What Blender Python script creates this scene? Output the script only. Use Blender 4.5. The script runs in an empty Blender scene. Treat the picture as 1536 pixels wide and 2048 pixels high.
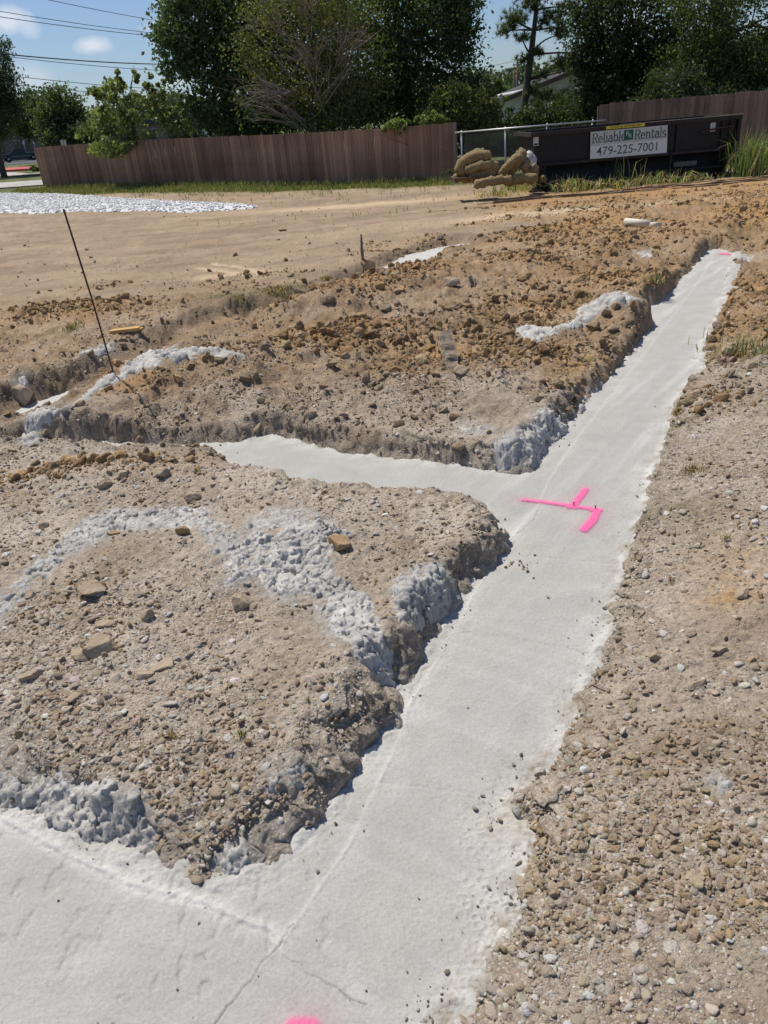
import bpy, math, random
import numpy as np
from math import sin, cos, tan, pi, radians, exp, sqrt
from mathutils import Vector, Matrix, Euler

# ------------------------------------------------------------------ camera
S = bpy.context.scene
C = S.collection
FPX, PITCH, ROLL, EYE = 1490.0, radians(27.6), radians(-5.0), 1.75
cam_d = bpy.data.cameras.new('camera')
cam_d.sensor_fit = 'VERTICAL'; cam_d.sensor_height = 36.0
cam_d.lens = 36.0 * FPX / 2048.0
cam_d.clip_start = 0.05; cam_d.clip_end = 3000.0
cam = bpy.data.objects.new('camera', cam_d); C.objects.link(cam)
CM = Matrix.Rotation(pi/2 - PITCH, 3, 'X') @ Matrix.Rotation(ROLL, 3, 'Z')
cam.matrix_world = Matrix.Translation((0, 0, EYE)) @ CM.to_4x4()
S.camera = cam; CM0 = CM
S.render.resolution_x = 768; S.render.resolution_y = 1024

# ------------------------------------------------------------------ light
SUN_EL, SUN_AZ = radians(62.0), radians(-40.0)      # azimuth from +Y towards +X (negative: left of the view)
world = bpy.data.worlds.new('World'); S.world = world
world.use_nodes = True
wn = world.node_tree.nodes; wl = world.node_tree.links
wn.clear()
w_out = wn.new('ShaderNodeOutputWorld'); w_bg = wn.new('ShaderNodeBackground')
w_sky = wn.new('ShaderNodeTexSky'); w_sky.sky_type = 'NISHITA'; w_sky.sun_disc = False
w_sky.sun_elevation = SUN_EL; w_sky.sun_rotation = SUN_AZ
w_sky.air_density = 1.0; w_sky.dust_density = 0.7; w_sky.ozone_density = 2.0
w_bg.inputs['Strength'].default_value = 0.084
# a few faint fair-weather clouds, spread over the whole sky
tc = wn.new('ShaderNodeTexCoord'); wmap = wn.new('ShaderNodeMapping')
wmap.inputs['Scale'].default_value = (1.0, 1.0, 2.6); wmap.inputs['Location'].default_value = (3.1, 0.4, 0.9)
wno = wn.new('ShaderNodeTexNoise'); wno.inputs['Scale'].default_value = 5.2
wno.inputs['Detail'].default_value = 7.0; wno.inputs['Roughness'].default_value = 0.55
wr = wn.new('ShaderNodeMapRange'); wr.inputs['From Min'].default_value = 0.575; wr.inputs['From Max'].default_value = 0.70
wr.inputs['To Max'].default_value = 0.55; wr.clamp = True
wmix = wn.new('ShaderNodeMix'); wmix.data_type = 'RGBA'
wmix.inputs['B'].default_value = (9.5, 9.9, 10.6, 1)
wl.new(tc.outputs['Generated'], wmap.inputs['Vector']); wl.new(wmap.outputs[0], wno.inputs['Vector'])
wl.new(wno.outputs['Fac'], wr.inputs['Value'])
# small puffs: soft lobes round a few directions, broken up by noise
wn2 = wn.new('ShaderNodeTexNoise'); wn2.inputs['Scale'].default_value = 22.0; wn2.inputs['Detail'].default_value = 6.0
wl.new(tc.outputs['Generated'], wn2.inputs['Vector'])
cur = wr.outputs[0]
for (px, py, rad, amp) in ((15, 38, .030, 1.0), (-35, 44, .035, 1.0), (186, 90, .020, 1.0), (60, 170, .045, .45), (350, 162, .022, .6), (345, 8, .03, .5), (-400, 60, .05, .9), (-900, -100, .07, .9), (2100, -60, .06, .8), (2500, 100, .05, .7)):
    d_ = (CM0 @ Vector((px-768.0, 1024.0-py, -FPX))).normalized()
    s1_ = wn.new('ShaderNodeVectorMath'); s1_.operation = 'SUBTRACT'; s1_.inputs[1].default_value = d_
    wl.new(tc.outputs['Generated'], s1_.inputs[0])
    s2_ = wn.new('ShaderNodeVectorMath'); s2_.operation = 'MULTIPLY'; s2_.inputs[1].default_value = (1, 1, 1.9); wl.new(s1_.outputs[0], s2_.inputs[0])
    s3_ = wn.new('ShaderNodeVectorMath'); s3_.operation = 'LENGTH'; wl.new(s2_.outputs[0], s3_.inputs[0])
    m1_ = wn.new('ShaderNodeMapRange'); m1_.inputs['From Min'].default_value = rad*1.5; m1_.inputs['From Max'].default_value = 0; m1_.inputs['To Max'].default_value = 0.62
    wl.new(s3_.outputs['Value'], m1_.inputs['Value'])
    m2_ = wn.new('ShaderNodeMath'); m2_.operation = 'ADD'; wl.new(m1_.outputs[0], m2_.inputs[0]); wl.new(wn2.outputs['Fac'], m2_.inputs[1])
    m3_ = wn.new('ShaderNodeMapRange'); m3_.inputs['From Min'].default_value = 0.74; m3_.inputs['From Max'].default_value = 1.05; m3_.inputs['To Max'].default_value = amp*.75
    wl.new(m2_.outputs[0], m3_.inputs['Value'])
    m4_ = wn.new('ShaderNodeMath'); m4_.operation = 'MAXIMUM'; wl.new(cur, m4_.inputs[0]); wl.new(m3_.outputs[0], m4_.inputs[1]); cur = m4_.outputs[0]
wl.new(cur, wmix.inputs['Factor'])
wt = wn.new('ShaderNodeMix'); wt.data_type = 'RGBA'; wt.blend_type = 'MULTIPLY'; wt.inputs['Factor'].default_value = 1.0
wt.inputs['B'].default_value = (0.84, 0.94, 1.13, 1)
wl.new(w_sky.outputs[0], wt.inputs['A']); wl.new(wt.outputs['Result'], wmix.inputs['A']); wl.new(wmix.outputs['Result'], w_bg.inputs['Color'])
wl.new(w_bg.outputs[0], w_out.inputs[0])
sun_d = bpy.data.lights.new('sun', 'SUN'); sun_d.energy = 4.7; sun_d.angle = radians(0.53)
sun_d.color = (1.0, 0.94, 0.85)
sun = bpy.data.objects.new('sun', sun_d); C.objects.link(sun)
sv = Vector((sin(SUN_AZ)*cos(SUN_EL), cos(SUN_AZ)*cos(SUN_EL), sin(SUN_EL)))
sun.rotation_euler = sv.to_track_quat('Z', 'Y').to_euler()
sun.location = (0, 0, 30)
S.view_settings.view_transform = 'Standard'; S.view_settings.look = 'None'
S.view_settings.exposure = 0.0; S.view_settings.gamma = 1.0
S.view_settings.use_curve_mapping = False

rng = np.random.default_rng(11)
random.seed(5)

# ------------------------------------------------------------------ where things stand
def ray(px, py):
    return CM @ Vector((px-768.0, 1024.0-py, -FPX))
def G(px, py, z=0.0):
    d = ray(px, py); t = (z-EYE)/d.z
    return (d.x*t, d.y*t)
def D(px, py, Y):
    d = ray(px, py); t = Y/d.y
    return Vector((d.x*t, Y, EYE + d.z*t))
def mpp(px, py, Y):
    """metres per photo pixel at depth Y"""
    return (ray(px, py)*(Y/ray(px, py).y)).dot(CM @ Vector((0, 0, -1)))/FPX

# ------------------------------------------------------------------ noise (numpy)
def _h(ix, iy, s):
    ix = ix.astype(np.int64); iy = iy.astype(np.int64)
    n = (ix*374761393 + iy*668265263 + s*974634777) & 0xffffffff
    n = ((n ^ (n >> 13))*1274126177) & 0xffffffff
    n = ((n ^ (n >> 16))*2246822519) & 0xffffffff
    n = n ^ (n >> 15)
    return (n & 0xffffff).astype(np.float64)/16777215.0
def vnoise(x, y, s=0):
    ix = np.floor(x); iy = np.floor(y); fx = x-ix; fy = y-iy
    fx = fx*fx*fx*(fx*(fx*6-15)+10); fy = fy*fy*fy*(fy*(fy*6-15)+10)
    a = _h(ix, iy, s); b = _h(ix+1, iy, s); c = _h(ix, iy+1, s); d = _h(ix+1, iy+1, s)
    return (a*(1-fx)+b*fx)*(1-fy) + (c*(1-fx)+d*fx)*fy
def fbm(x, y, f, octs, s=0, g=0.5):
    r = np.zeros_like(x); a = 1.0; t = 0.0
    for k in range(octs):
        ca, sa = cos(k*1.1+s), sin(k*1.1+s)
        r += a*(vnoise((x*ca-y*sa)*f, (x*sa+y*ca)*f, s+k*7)-0.5); t += a
        a *= g; f *= 2.03
    return r/t*2
def worley(x, y, f, s=0):
    """F1 distance, F2, and id value"""
    x = x*f; y = y*f
    ix = np.floor(x); iy = np.floor(y)
    f1 = np.full_like(x, 9.0); f2 = np.full_like(x, 9.0); idv = np.zeros_like(x)
    for dx in (-1, 0, 1):
        for dy in (-1, 0, 1):
            cx = ix+dx; cy = iy+dy
            qx = cx+_h(cx, cy, s); qy = cy+_h(cx, cy, s+1)
            d = np.hypot(x-qx, y-qy)
            v = _h(cx, cy, s+2)
            near = d < f1
            f2 = np.where(near, f1, np.minimum(f2, d))
            idv = np.where(near, v, idv); f1 = np.where(near, d, f1)
    return f1, f2, idv
def sstep(a, b, x):
    t = np.clip((x-a)/(b-a), 0, 1); return t*t*(3-2*t)
def poly_sd(x, y, P, reach=0.8):
    """signed distance, negative inside; clipped to reach"""
    P = np.asarray(P, float)
    out = np.full(x.shape, reach)
    m = (x > P[:, 0].min()-reach) & (x < P[:, 0].max()+reach) & (y > P[:, 1].min()-reach) & (y < P[:, 1].max()+reach)
    if not m.any(): return out
    xs = x[m]; ys = y[m]
    d = np.full(xs.shape, 1e9); ins = np.zeros(xs.shape, bool)
    n = len(P)
    for i in range(n):
        ax, ay = P[i]; bx, by = P[(i+1) % n]
        ex, ey = bx-ax, by-ay
        t = np.clip(((xs-ax)*ex+(ys-ay)*ey)/(ex*ex+ey*ey+1e-12), 0, 1)
        d = np.minimum(d, (xs-ax-t*ex)**2+(ys-ay-t*ey)**2)
        c = ((ay > ys) != (by > ys))
        if abs(by-ay) > 1e-12:
            ins ^= c & (xs < (bx-ax)*(ys-ay)/(by-ay)+ax)
    d = np.sqrt(d); d = np.where(ins, -d, d)
    out[m] = np.clip(d, -reach, reach)
    return out
def line_d(x, y, P, reach=0.4):
    P = np.asarray(P, float); d = np.full(x.shape, 1e9)
    for i in range(len(P)-1):
        ax, ay = P[i]; bx, by = P[i+1]; ex, ey = bx-ax, by-ay
        t = np.clip(((x-ax)*ex+(y-ay)*ey)/(ex*ex+ey*ey+1e-12), 0, 1)
        d = np.minimum(d, (x-ax-t*ex)**2+(y-ay-t*ey)**2)
    return np.sqrt(d)

# ------------------------------------------------------------------ the trenches
def GP(pts, z=0.0):
    return [G(p[0], p[1], p[2] if len(p) > 2 else z) for p in pts]
L0 = 0.11     # height of the lips that hide the floor behind them
FOOT_A = GP([
    (-700, 1405), (-300, 1500), (0, 1618), (140, 1668), (260, 1725), (345, 1770), (400, 1792), (440, 1775), (500, 1752),
    (560, 1712), (610, 1668), (650, 1640), (690, 1580), (730, 1515), (765, 1478), (800, 1452), (812, 1410), (800, 1375), (835, 1345),
    (872, 1290), (905, 1235), (925, 1190), (950, 1160), (985, 1132), (1018, 1112), (1012, 1070)]) + GP([
    (1003, 1045), (990, 1008), (955, 984), (875, 966), (760, 964), (650, 964), (600, 957), (562, 934), (480, 918)], L0) + GP([
    (430, 905), (300, 902), (120, 900), (-200, 897), (-500, 893), (-500, 884), (-200, 888), (0, 888), (200, 888), (400, 890), (470, 888), (512, 878), (560, 874), (630, 893), (700, 908),
    (830, 922), (940, 934), (1010, 946), (1062, 943), (1085, 910), (1125, 872), (1155, 835), (1172, 806), (1215, 765), (1245, 735), (1268, 700), (1300, 664),
    (1306, 645), (1288, 616), (1330, 601), (1350, 578), (1380, 548), (1402, 525), (1412, 503), (1440, 499)]) + GP([
    (1466, 502), (1458, 540), (1448, 590), (1438, 622), (1408, 672), (1396, 700), (1408, 728), (1372, 758), (1345, 800), (1332, 868),
    (1300, 930), (1292, 990), (1262, 1052), (1248, 1090), (1236, 1140), (1216, 1230), (1192, 1290), (1152, 1370), (1126, 1448),
    (1092, 1492), (1030, 1545), (1000, 1600), (1048, 1640), (1056, 1690), (1030, 1790), (962, 1895), (905, 1990),
    (868, 2048), (800, 2160), (730, 2300)], 0.05) + GP([(-900, 2300)])
FOOT_B = GP([(-500, 960), (-200, 880), (0, 822), (100, 790), (225, 740), (340, 686), (520, 619), (690, 562), (822, 505), (930, 480),
             (960, 486), (850, 520), (700, 577), (530, 640), (360, 712), (240, 765), (110, 815), (0, 855), (-200, 915), (-500, 1000)])
FLOOR_B = -0.03

# ------------------------------------------------------------------ terrain height
MOUNDS = []      # x, y, sx, sy, rot, h
def mound(px, py, h, rx, ry, rot=0.0, z=0.15):
    x, y = G(px, py, z); MOUNDS.append((x, y, rx, ry, radians(rot), h))
# left block between the trenches
mound(250, 1130, 0.05, 0.55, 0.35); mound(560, 1060, 0.04, 0.45, 0.3); mound(850, 1040, 0.02, 0.4, 0.3)
mound(620, 1330, 0.03, 0.25, 0.25); mound(180, 1330, 0.03, 0.4, 0.3); mound(850, 1170, 0.04, 0.14, 0.12)
mound(250, 1640, -0.05, 0.5, 0.2); mound(560, 1600, -0.01, 0.15, 0.15)
mound(560, 950, 0.03, 0.5, 0.2); mound(200, 940, 0.08, 0.6, 0.22)
# beyond the cross trench
mound(1090, 860, 0.10, 0.22, 0.2); mound(1240, 620, 0.16, 0.4, 0.4); mound(1000, 800, 0.08, 0.5, 0.4)
mound(350, 760, 0.16, 0.65, 0.42); mound(160, 830, 0.12, 0.4, 0.3); mound(540, 720, 0.10, 0.6, 0.5)
mound(640, 640, 0.24, 0.6, 0.5); mound(780, 600, 0.22, 0.8, 0.6); mound(900, 560, 0.22, 1.0, 0.8); mound(1050, 530, 0.12, 1.0, 0.8)
mound(720, 680, 0.14, 0.5, 0.35); mound(900, 640, 0.1, 0.6, 0.5); mound(640, 800, 0.06, 0.6, 0.4); mound(1180, 480, 0.16, 1.0, 0.9)
mound(1390, 480, 0.12, 0.5, 0.7); mound(1300, 560, 0.08, 0.5, 0.6)
# far bank of the second trench and the left hole
mound(120, 620, 0.10, 1.0, 0.5); mound(430, 610, 0.06, 1.2, 0.8); mound(30, 745, 0.05, 0.3, 0.2)
mound(60, 785, -0.22, 0.22, 0.16); mound(700, 500, 0.05, 1.2, 0.8)
# right side
mound(1500, 620, 0.07, 0.4, 0.8); mound(1500, 760, 0.08, 0.5, 0.7); mound(1520, 1000, 0.05, 0.4, 0.5)
mound(1500, 1240, 0.05, 0.3, 0.3); mound(1500, 440, 0.12, 1.5, 0.8); mound(1100, 1700, -0.01, 0.15, 0.2)
mound(930, 2040, 0.035, 0.3, 0.3, 0, 0.05); mound(1350, 400, 0.10, 3.0, 1.0); mound(880, 455, 0.10, 1.6, 1.0); mound(1000, 400, 0.10, 2.5, 1.4)

def base_z(x, y):
    w = sstep(-16, 3, x)
    near = 0.12 - sstep(5, 24, y)*0.40*w
    far = 0.10 + (y-44)*SL
    return np.where(y < 44, near*(1-sstep(30, 44, y)) + 0.10*sstep(30, 44, y), far)
SL = (D(53, 326, 105).z-0.10)/61.0
TR_C = GP([(600, 2200), (760, 1800), (960, 1400), (1140, 1050), (1250, 830), (1380, 620), (1440, 500), (1460, 440)])
def zones(x, y):
    """soil masks used for both relief and colour"""
    n1 = fbm(x, y, 0.9, 4, 31); n2 = fbm(x, y, 2.3, 4, 47)
    o = np.zeros_like(x)
    for (px, py, rx, ry, w) in ORANGE:
        cx, cy = G(px, py, 0.15)
        o = np.maximum(o, w*np.exp(-(((x-cx)/rx)**2+((y-cy)/ry)**2)))
    far = sstep(8.0, 11.0, y+n1*2.0)
    rightfar = sstep(0.5, 4.0, x-(y-10)*0.12+n1*2)
    o = np.maximum(o, 0.55*far*rightfar*(1-sstep(18, 22, y)))
    o = np.clip(o*(1.0+0.9*n1+0.5*n2), 0, 1)
    sand = far*(1-rightfar)*(1-0.0*o)
    return o, sand, n1, n2
ORANGE = [(330, 745, 0.45, 0.3, .95), (250, 790, .3, .2, .7), (700, 600, .9, .6, .8), (560, 680, .4, .3, .5), (850, 560, 1.2, .9, .85), (1000, 540, 1.2, 1.0, .8), (1150, 540, 1.0, 1.0, .75),
          (900, 690, .6, .5, .55), (1080, 620, .7, .6, .7), (700, 690, .5, .35, .7), (1150, 720, .5, .6, .4), (1480, 640, .6, .7, .35), (1430, 790, .25, .4, .08), (1500, 560, .8, .8, .5), (150, 620, .9, .5, .55),
          (60, 940, .5, .2, .38), (230, 930, .4, .15, .25), (1500, 1120, .2, .2, .5), (1460, 1180, .15, .12, .45), (1090, 1680, .08, .1, .25), (490, 545, .8, .5, .3), (250, 550, 1.2, .6, .15),
          (1200, 470, 1.5, 1.5, .7), (860, 480, 1.5, 1.0, .5)]
def terrain(x, y, fine=True, cover=True):
    """height of the earth, plus masks"""
    x = np.asarray(x, float); y = np.asarray(y, float)
    z = base_z(x, y)
    inner = (y < 30)
    for (cx, cy, sx, sy, r, h) in MOUNDS:
        dx = x-cx; dy = y-cy
        z = z + h*np.exp(-((dx/sx)**2+(dy/sy)**2))
    # right bank of the long trench is nearly flush
    dR = np.full(x.shape, -1.0)
    T = np.array(TR_C)
    xt = np.interp(y, T[:, 1], T[:, 0])
    right = sstep(0.0, 0.3, x-xt)*(1-sstep(10, 13, y))
    z = z - (0.060+0.05*sstep(3.5, 5.5, y))*right*(1-sstep(0.35, 1.3, x-xt))
    near = 1-sstep(24, 34, y)
    o, sand, n1, n2 = zones(x, y)
    smooth = 1-0.75*sand
    rg = 0.4+0.6*sstep(3.8, 5.2, y)
    z = z + near*smooth*(0.035*n1 + 0.026*n2 + (0.010+0.022*(rg-0.4))*fbm(x, y, 7, 4, 5, 0.62) + 0.010*rg*fbm(x, y, 19, 3, 8))
    # lumps and clods
    pile = np.clip(sstep(3.8, 5.2, y)*(1-sstep(15, 20, y))*(1-sand), 0, 1)
    f1, f2, v = worley(x+0.05*n2, y+0.05*n1, 5.0, 61)
    z = z + near*pile*0.11*np.clip(v-0.45, 0, 1)*np.clip(1-f1*1.45, 0, 1)**0.7
    f1, f2, v = worley(x+0.02*n2, y, 11.0, 71)
    z = z + near*(0.3+0.7*pile)*smooth*0.065*np.clip(v-0.35, 0, 1)*np.clip(1-f1*1.5, 0, 1)**0.6
    if fine:
        f1, f2, v = worley(x, y, 27.0, 81)
        z = z + near*(0.45+0.55*o)*smooth*0.017*v*np.clip(1-f1*1.3, 0, 1)
        z = z + near*0.006*fbm(x, y, 30, 3, 9)
    # tyre ruts in the graded soil
    rut = np.sin((x*0.35+y*0.93)*9.0+3*n1)*np.exp(-((y-15)/5.0)**2)
    z = z + near*sand*0.022*rut*sstep(-0.2, 0.4, fbm(x, y, 0.35, 2, 77))
    u1 = x*0.30+y*0.95; z = z + near*sand*(0.034*fbm(x*0.35, u1*1.6, 1.6, 5, 79, 0.65)+0.016*fbm(x, y, 5, 4, 80, .65))
    # trenches
    edge = 0.036*fbm(x, y, 3.2, 5, 13, 0.62) + 0.018*fbm(x, y, 16, 3, 15)
    sdA = poly_sd(x, y, FOOT_A) + edge
    padn = sstep(-0.22, -0.42, x-(y-1.4)*0.5)*(1-sstep(1.75, 2.3, y))
    wA = 0.12 + 0.06*right + 0.10*fbm(x, y, 2.6, 3, 17) + 0.22*padn*(1-right)
    gx_, gy_ = G(670, 1590, 0); stp = np.exp(-((x-gx_)**2+(y-gy_)**2)/0.30**2)+np.exp(-((x-gx_-.12)**2+(y-gy_-.45)**2)/0.22**2)
    wA = wA-0.075*np.minimum(stp, 1)*(1-right); z = z+0.035*np.minimum(stp, 1)*(1-right)
    for (qx, qy) in ((1070, 905), (865, 1225), (800, 1350), (1200, 790)):
        gx_, gy_ = G(qx, qy, 0.05); wA = wA+0.13*np.exp(-((x-gx_)**2+(y-gy_)**2)/0.16**2)
    bk = np.exp(-((sdA-0.05)/0.06)**2)
    q1, q2, qv = worley(x, y, 17.0, 83)
    z = z + bk*(0.05*(qv-0.35)*np.clip(1-q1*1.3, 0, 1)) - (0.035*np.exp(-np.maximum(sdA, 0)/0.12)+0.055*sstep(3.4, 4.2, y)*np.exp(-np.maximum(sdA, 0)/0.30))*(1-right)
    k = sstep(-0.01, 1.0, sdA/np.maximum(wA, 0.03)+0.26)
    zin = -0.045
    over = 0.020*np.exp(-((sdA-0.12)/0.06)**2)*(1-right)*near
    zA = zin + (z+over-zin)*k**0.75
    z = np.where(sdA < 0.5, zA, z)
    sdB = poly_sd(x, y, FOOT_B) + 1.5*edge
    kB = sstep(-0.04, 0.20+0.08*n2, sdB)
    flr = FLOOR_B-0.04+0.13*np.clip(0.35+1.5*fbm(x, y, 1.6, 4, 55), 0, 1)
    z = np.where(sdB < 0.5, flr + (z-flr)*kB, z)
    return z, sdA, sdB, o, sand, n1, n2
def hz(x, y):
    return terrain(np.atleast_1d(float(x)), np.atleast_1d(float(y)))[0][0]
def GT(px, py):
    """point where the sight line through a photo pixel meets the earth"""
    d = ray(px, py); z = 0.15
    lo = None
    for t in np.concatenate([np.linspace(1.0, 6.0, 240), np.linspace(6.03, 60, 900)]):
        s = t/d.y
        if EYE+d.z*s < 0.75:
            x, y, zz = d.x*s, d.y*s, EYE+d.z*s
            if lo is None: lo = []
            lo.append((x, y, zz))
    a = np.array(lo); h = terrain(a[:, 0], a[:, 1])[0]
    i = int(np.argmax(a[:, 2] <= h))
    return float(a[i, 0]), float(a[i, 1]), float(h[i])

# ------------------------------------------------------------------ object helpers
def tag(o, label=None, cat=None, group=None, kind=None):
    if label: o['label'] = label
    if cat: o['category'] = cat
    if group: o['group'] = group
    if kind: o['kind'] = kind
    return o
def empty(name, loc, rz=0.0):
    o = bpy.data.objects.new(name, None); C.objects.link(o)
    o.location = loc; o.rotation_euler = (0, 0, rz); o.empty_display_size = 0.2
    return o
def link(name, me, parent=None, loc=None):
    o = bpy.data.objects.new(name, me); C.objects.link(o)
    if parent: o.parent = parent
    if loc is not None: o.location = loc
    return o
def mesh_np(name, V, Fq, mat, smooth=False, col=None):
    """V Nx3, Fq Mx3 or Mx4 integer array"""
    me = bpy.data.meshes.new(name)
    V = np.ascontiguousarray(V, np.float32); Fq = np.ascontiguousarray(Fq, np.int32)
    k = Fq.shape[1]
    me.vertices.add(len(V)); me.vertices.foreach_set('co', V.ravel())
    me.loops.add(Fq.size); me.loops.foreach_set('vertex_index', Fq.ravel())
    me.polygons.add(len(Fq)); me.polygons.foreach_set('loop_start', np.arange(0, Fq.size, k, dtype=np.int32))
    if smooth: me.polygons.foreach_set('use_smooth', np.ones(len(Fq), bool))
    if col is not None:
        a = me.color_attributes.new('Col', 'FLOAT_COLOR', 'POINT')
        c = np.ones((len(V), 4), np.float32); c[:, :col.shape[1]] = col
        a.data.foreach_set('color', c.ravel())
    me.update(calc_edges=True)
    if mat: me.materials.append(mat)
    return me
class MB:
    def __init__(s): s.v = []; s.f = []
    def add(s, vs, fs):
        n = len(s.v); s.v += [tuple(v) for v in vs]; s.f += [tuple(i+n for i in f) for f in fs]; return s
    def box(s, x0, x1, y0, y1, z0, z1, M=None):
        vs = [(x, y, z) for z in (z0, z1) for (x, y) in ((x0, y0), (x1, y0), (x1, y1), (x0, y1))]
        if M is not None: vs = [M @ Vector(v) for v in vs]
        return s.add(vs, [(3, 2, 1, 0), (4, 5, 6, 7), (0, 1, 5, 4), (1, 2, 6, 5), (2, 3, 7, 6), (3, 0, 4, 7)])
    def prism(s, poly, axis, a, b):
        """poly of 2D points extruded along axis from a to b"""
        def P(p, t):
            return {'x': (t, p[0], p[1]), 'y': (p[0], t, p[1]), 'z': (p[0], p[1], t)}[axis]
        n = len(poly)
        return s.add([P(p, a) for p in poly]+[P(p, b) for p in poly],
                     [tuple(range(n))[::-1], tuple(range(n, 2*n))]+[(i, (i+1) % n, n+(i+1) % n, n+i) for i in range(n)])
    def tube(s, pts, rad, n=8, cap=True):
        pts = [Vector(p) for p in pts]
        if not hasattr(rad, '__len__'): rad = [rad]*len(pts)
        base = len(s.v); up = Vector((0, 0, 1)); prev = None
        for i, p in enumerate(pts):
            t = (pts[min(i+1, len(pts)-1)]-pts[max(i-1, 0)]).normalized()
            if prev is None:
                a = t.cross(up)
                if a.length < 1e-3: a = t.cross(Vector((1, 0, 0)))
            else: a = prev - t*prev.dot(t)
            a.normalize(); b = t.cross(a); prev = a
            for k in range(n):
                q = 2*pi*k/n
                s.v.append(tuple(p + (a*cos(q)+b*sin(q))*rad[i]))
        for i in range(len(pts)-1):
            for k in range(n):
                s.f.append((base+i*n+k, base+i*n+(k+1) % n, base+(i+1)*n+(k+1) % n, base+(i+1)*n+k))
        if cap:
            s.f.append(tuple(base+k for k in range(n))[::-1]); e = base+(len(pts)-1)*n
            s.f.append(tuple(e+k for k in range(n)))
        return s
    def mesh(s, name, mat, smooth=False):
        me = bpy.data.meshes.new(name); me.from_pydata(s.v, [], s.f); me.update()
        if smooth: me.polygons.foreach_set('use_smooth', np.ones(len(me.polygons), bool))
        if mat: me.materials.append(mat)
        return me
    def build(s, name, mat, parent=None, smooth=False, loc=None):
        return link(name, s.mesh(name, mat, smooth), parent, loc)

# ------------------------------------------------------------------ materials
class MN:
    def __init__(s, name, rough=0.9, spec=0.3):
        s.m = bpy.data.materials.new(name); s.m.use_nodes = True
        s.t = s.m.node_tree; s.n = s.t.nodes; s.l = s.t.links
        s.b = s.n['Principled BSDF']; s.b.inputs['Roughness'].default_value = rough
        s.b.inputs['Specular IOR Level'].default_value = spec
        s.co = s.n.new('ShaderNodeTexCoord')
    def link(s, a, b): s.l.new(a, b)
    def coord(s, kind='Object', scale=(1, 1, 1)):
        mp = s.n.new('ShaderNodeMapping'); mp.inputs['Scale'].default_value = scale
        s.link(s.co.outputs[kind], mp.inputs[0]); return mp.outputs[0]
    def noise(s, scale, detail=4, rough=0.6, vec=None):
        n = s.n.new('ShaderNodeTexNoise'); n.inputs['Scale'].default_value = scale
        n.inputs['Detail'].default_value = detail; n.inputs['Roughness'].default_value = rough
        s.link(vec if vec else s.co.outputs['Object'], n.inputs['Vector']); return n.outputs['Fac']
    def voro(s, scale, feature='F1', vec=None, out='Distance'):
        n = s.n.new('ShaderNodeTexVoronoi'); n.inputs['Scale'].default_value = scale; n.feature = feature
        s.link(vec if vec else s.co.outputs['Object'], n.inputs['Vector']); return n.outputs[out]
    def ramp(s, x, a, b, lo=0.0, hi=1.0):
        r = s.n.new('ShaderNodeMapRange'); r.clamp = True
        for k, v in (('From Min', a), ('From Max', b), ('To Min', lo), ('To Max', hi)): r.inputs[k].default_value = v
        s.link(x, r.inputs['Value']); return r.outputs[0]
    def math(s, op, a, b=None):
        m = s.n.new('ShaderNodeMath'); m.operation = op
        for i, q in enumerate((a, b)):
            if q is None: continue
            if isinstance(q, (int, float)): m.inputs[i].default_value = q
            else: s.link(q, m.inputs[i])
        return m.outputs[0]
    def mix(s, fac, a, b, mode='MIX'):
        m = s.n.new('ShaderNodeMix'); m.data_type = 'RGBA'; m.blend_type = mode
        for k, q in (('Factor', fac), ('A', a), ('B', b)):
            if isinstance(q, (int, float)): m.inputs[k].default_value = q
            elif isinstance(q, tuple): m.inputs[k].default_value = (*q, 1) if len(q) == 3 else q
            else: s.link(q, m.inputs[k])
        return m.outputs['Result']
    def attr(s, name, typ='GEOMETRY', out='Color'):
        a = s.n.new('ShaderNodeAttribute'); a.attribute_name = name; a.attribute_type = typ; return a.outputs[out]
    def rand(s):
        return s.n.new('ShaderNodeObjectInfo').outputs['Random']
    def color(s, c):
        if isinstance(c, tuple): s.b.inputs['Base Color'].default_value = (*c, 1)
        else: s.link(c, s.b.inputs['Base Color'])
    def bump(s, h, strength=0.5, dist=0.01, prev=None):
        b = s.n.new('ShaderNodeBump'); b.inputs['Strength'].default_value = strength; b.inputs['Distance'].default_value = dist
        s.link(h, b.inputs['Height'])
        if prev: s.link(prev, b.inputs['Normal'])
        s.link(b.outputs[0], s.b.inputs['Normal']); return b.outputs[0]
def simple(name, col, rough=0.7, var=0.25, scale=8.0, bump=0.0, metal=0.0, spec=0.3, vec=(1, 1, 1)):
    m = MN(name, rough, spec); m.b.inputs['Metallic'].default_value = metal
    v = m.coord('Object', vec); n = m.noise(scale, 5, 0.65, v)
    lo = tuple(c*(1-var) for c in col); hi = tuple(min(1, c*(1+var)) for c in col)
    m.color(m.mix(m.ramp(n, 0.3, 0.7), lo, hi))
    if bump: m.bump(m.noise(scale*6, 4, 0.6, v), 0.6, bump)
    return m.m

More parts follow.
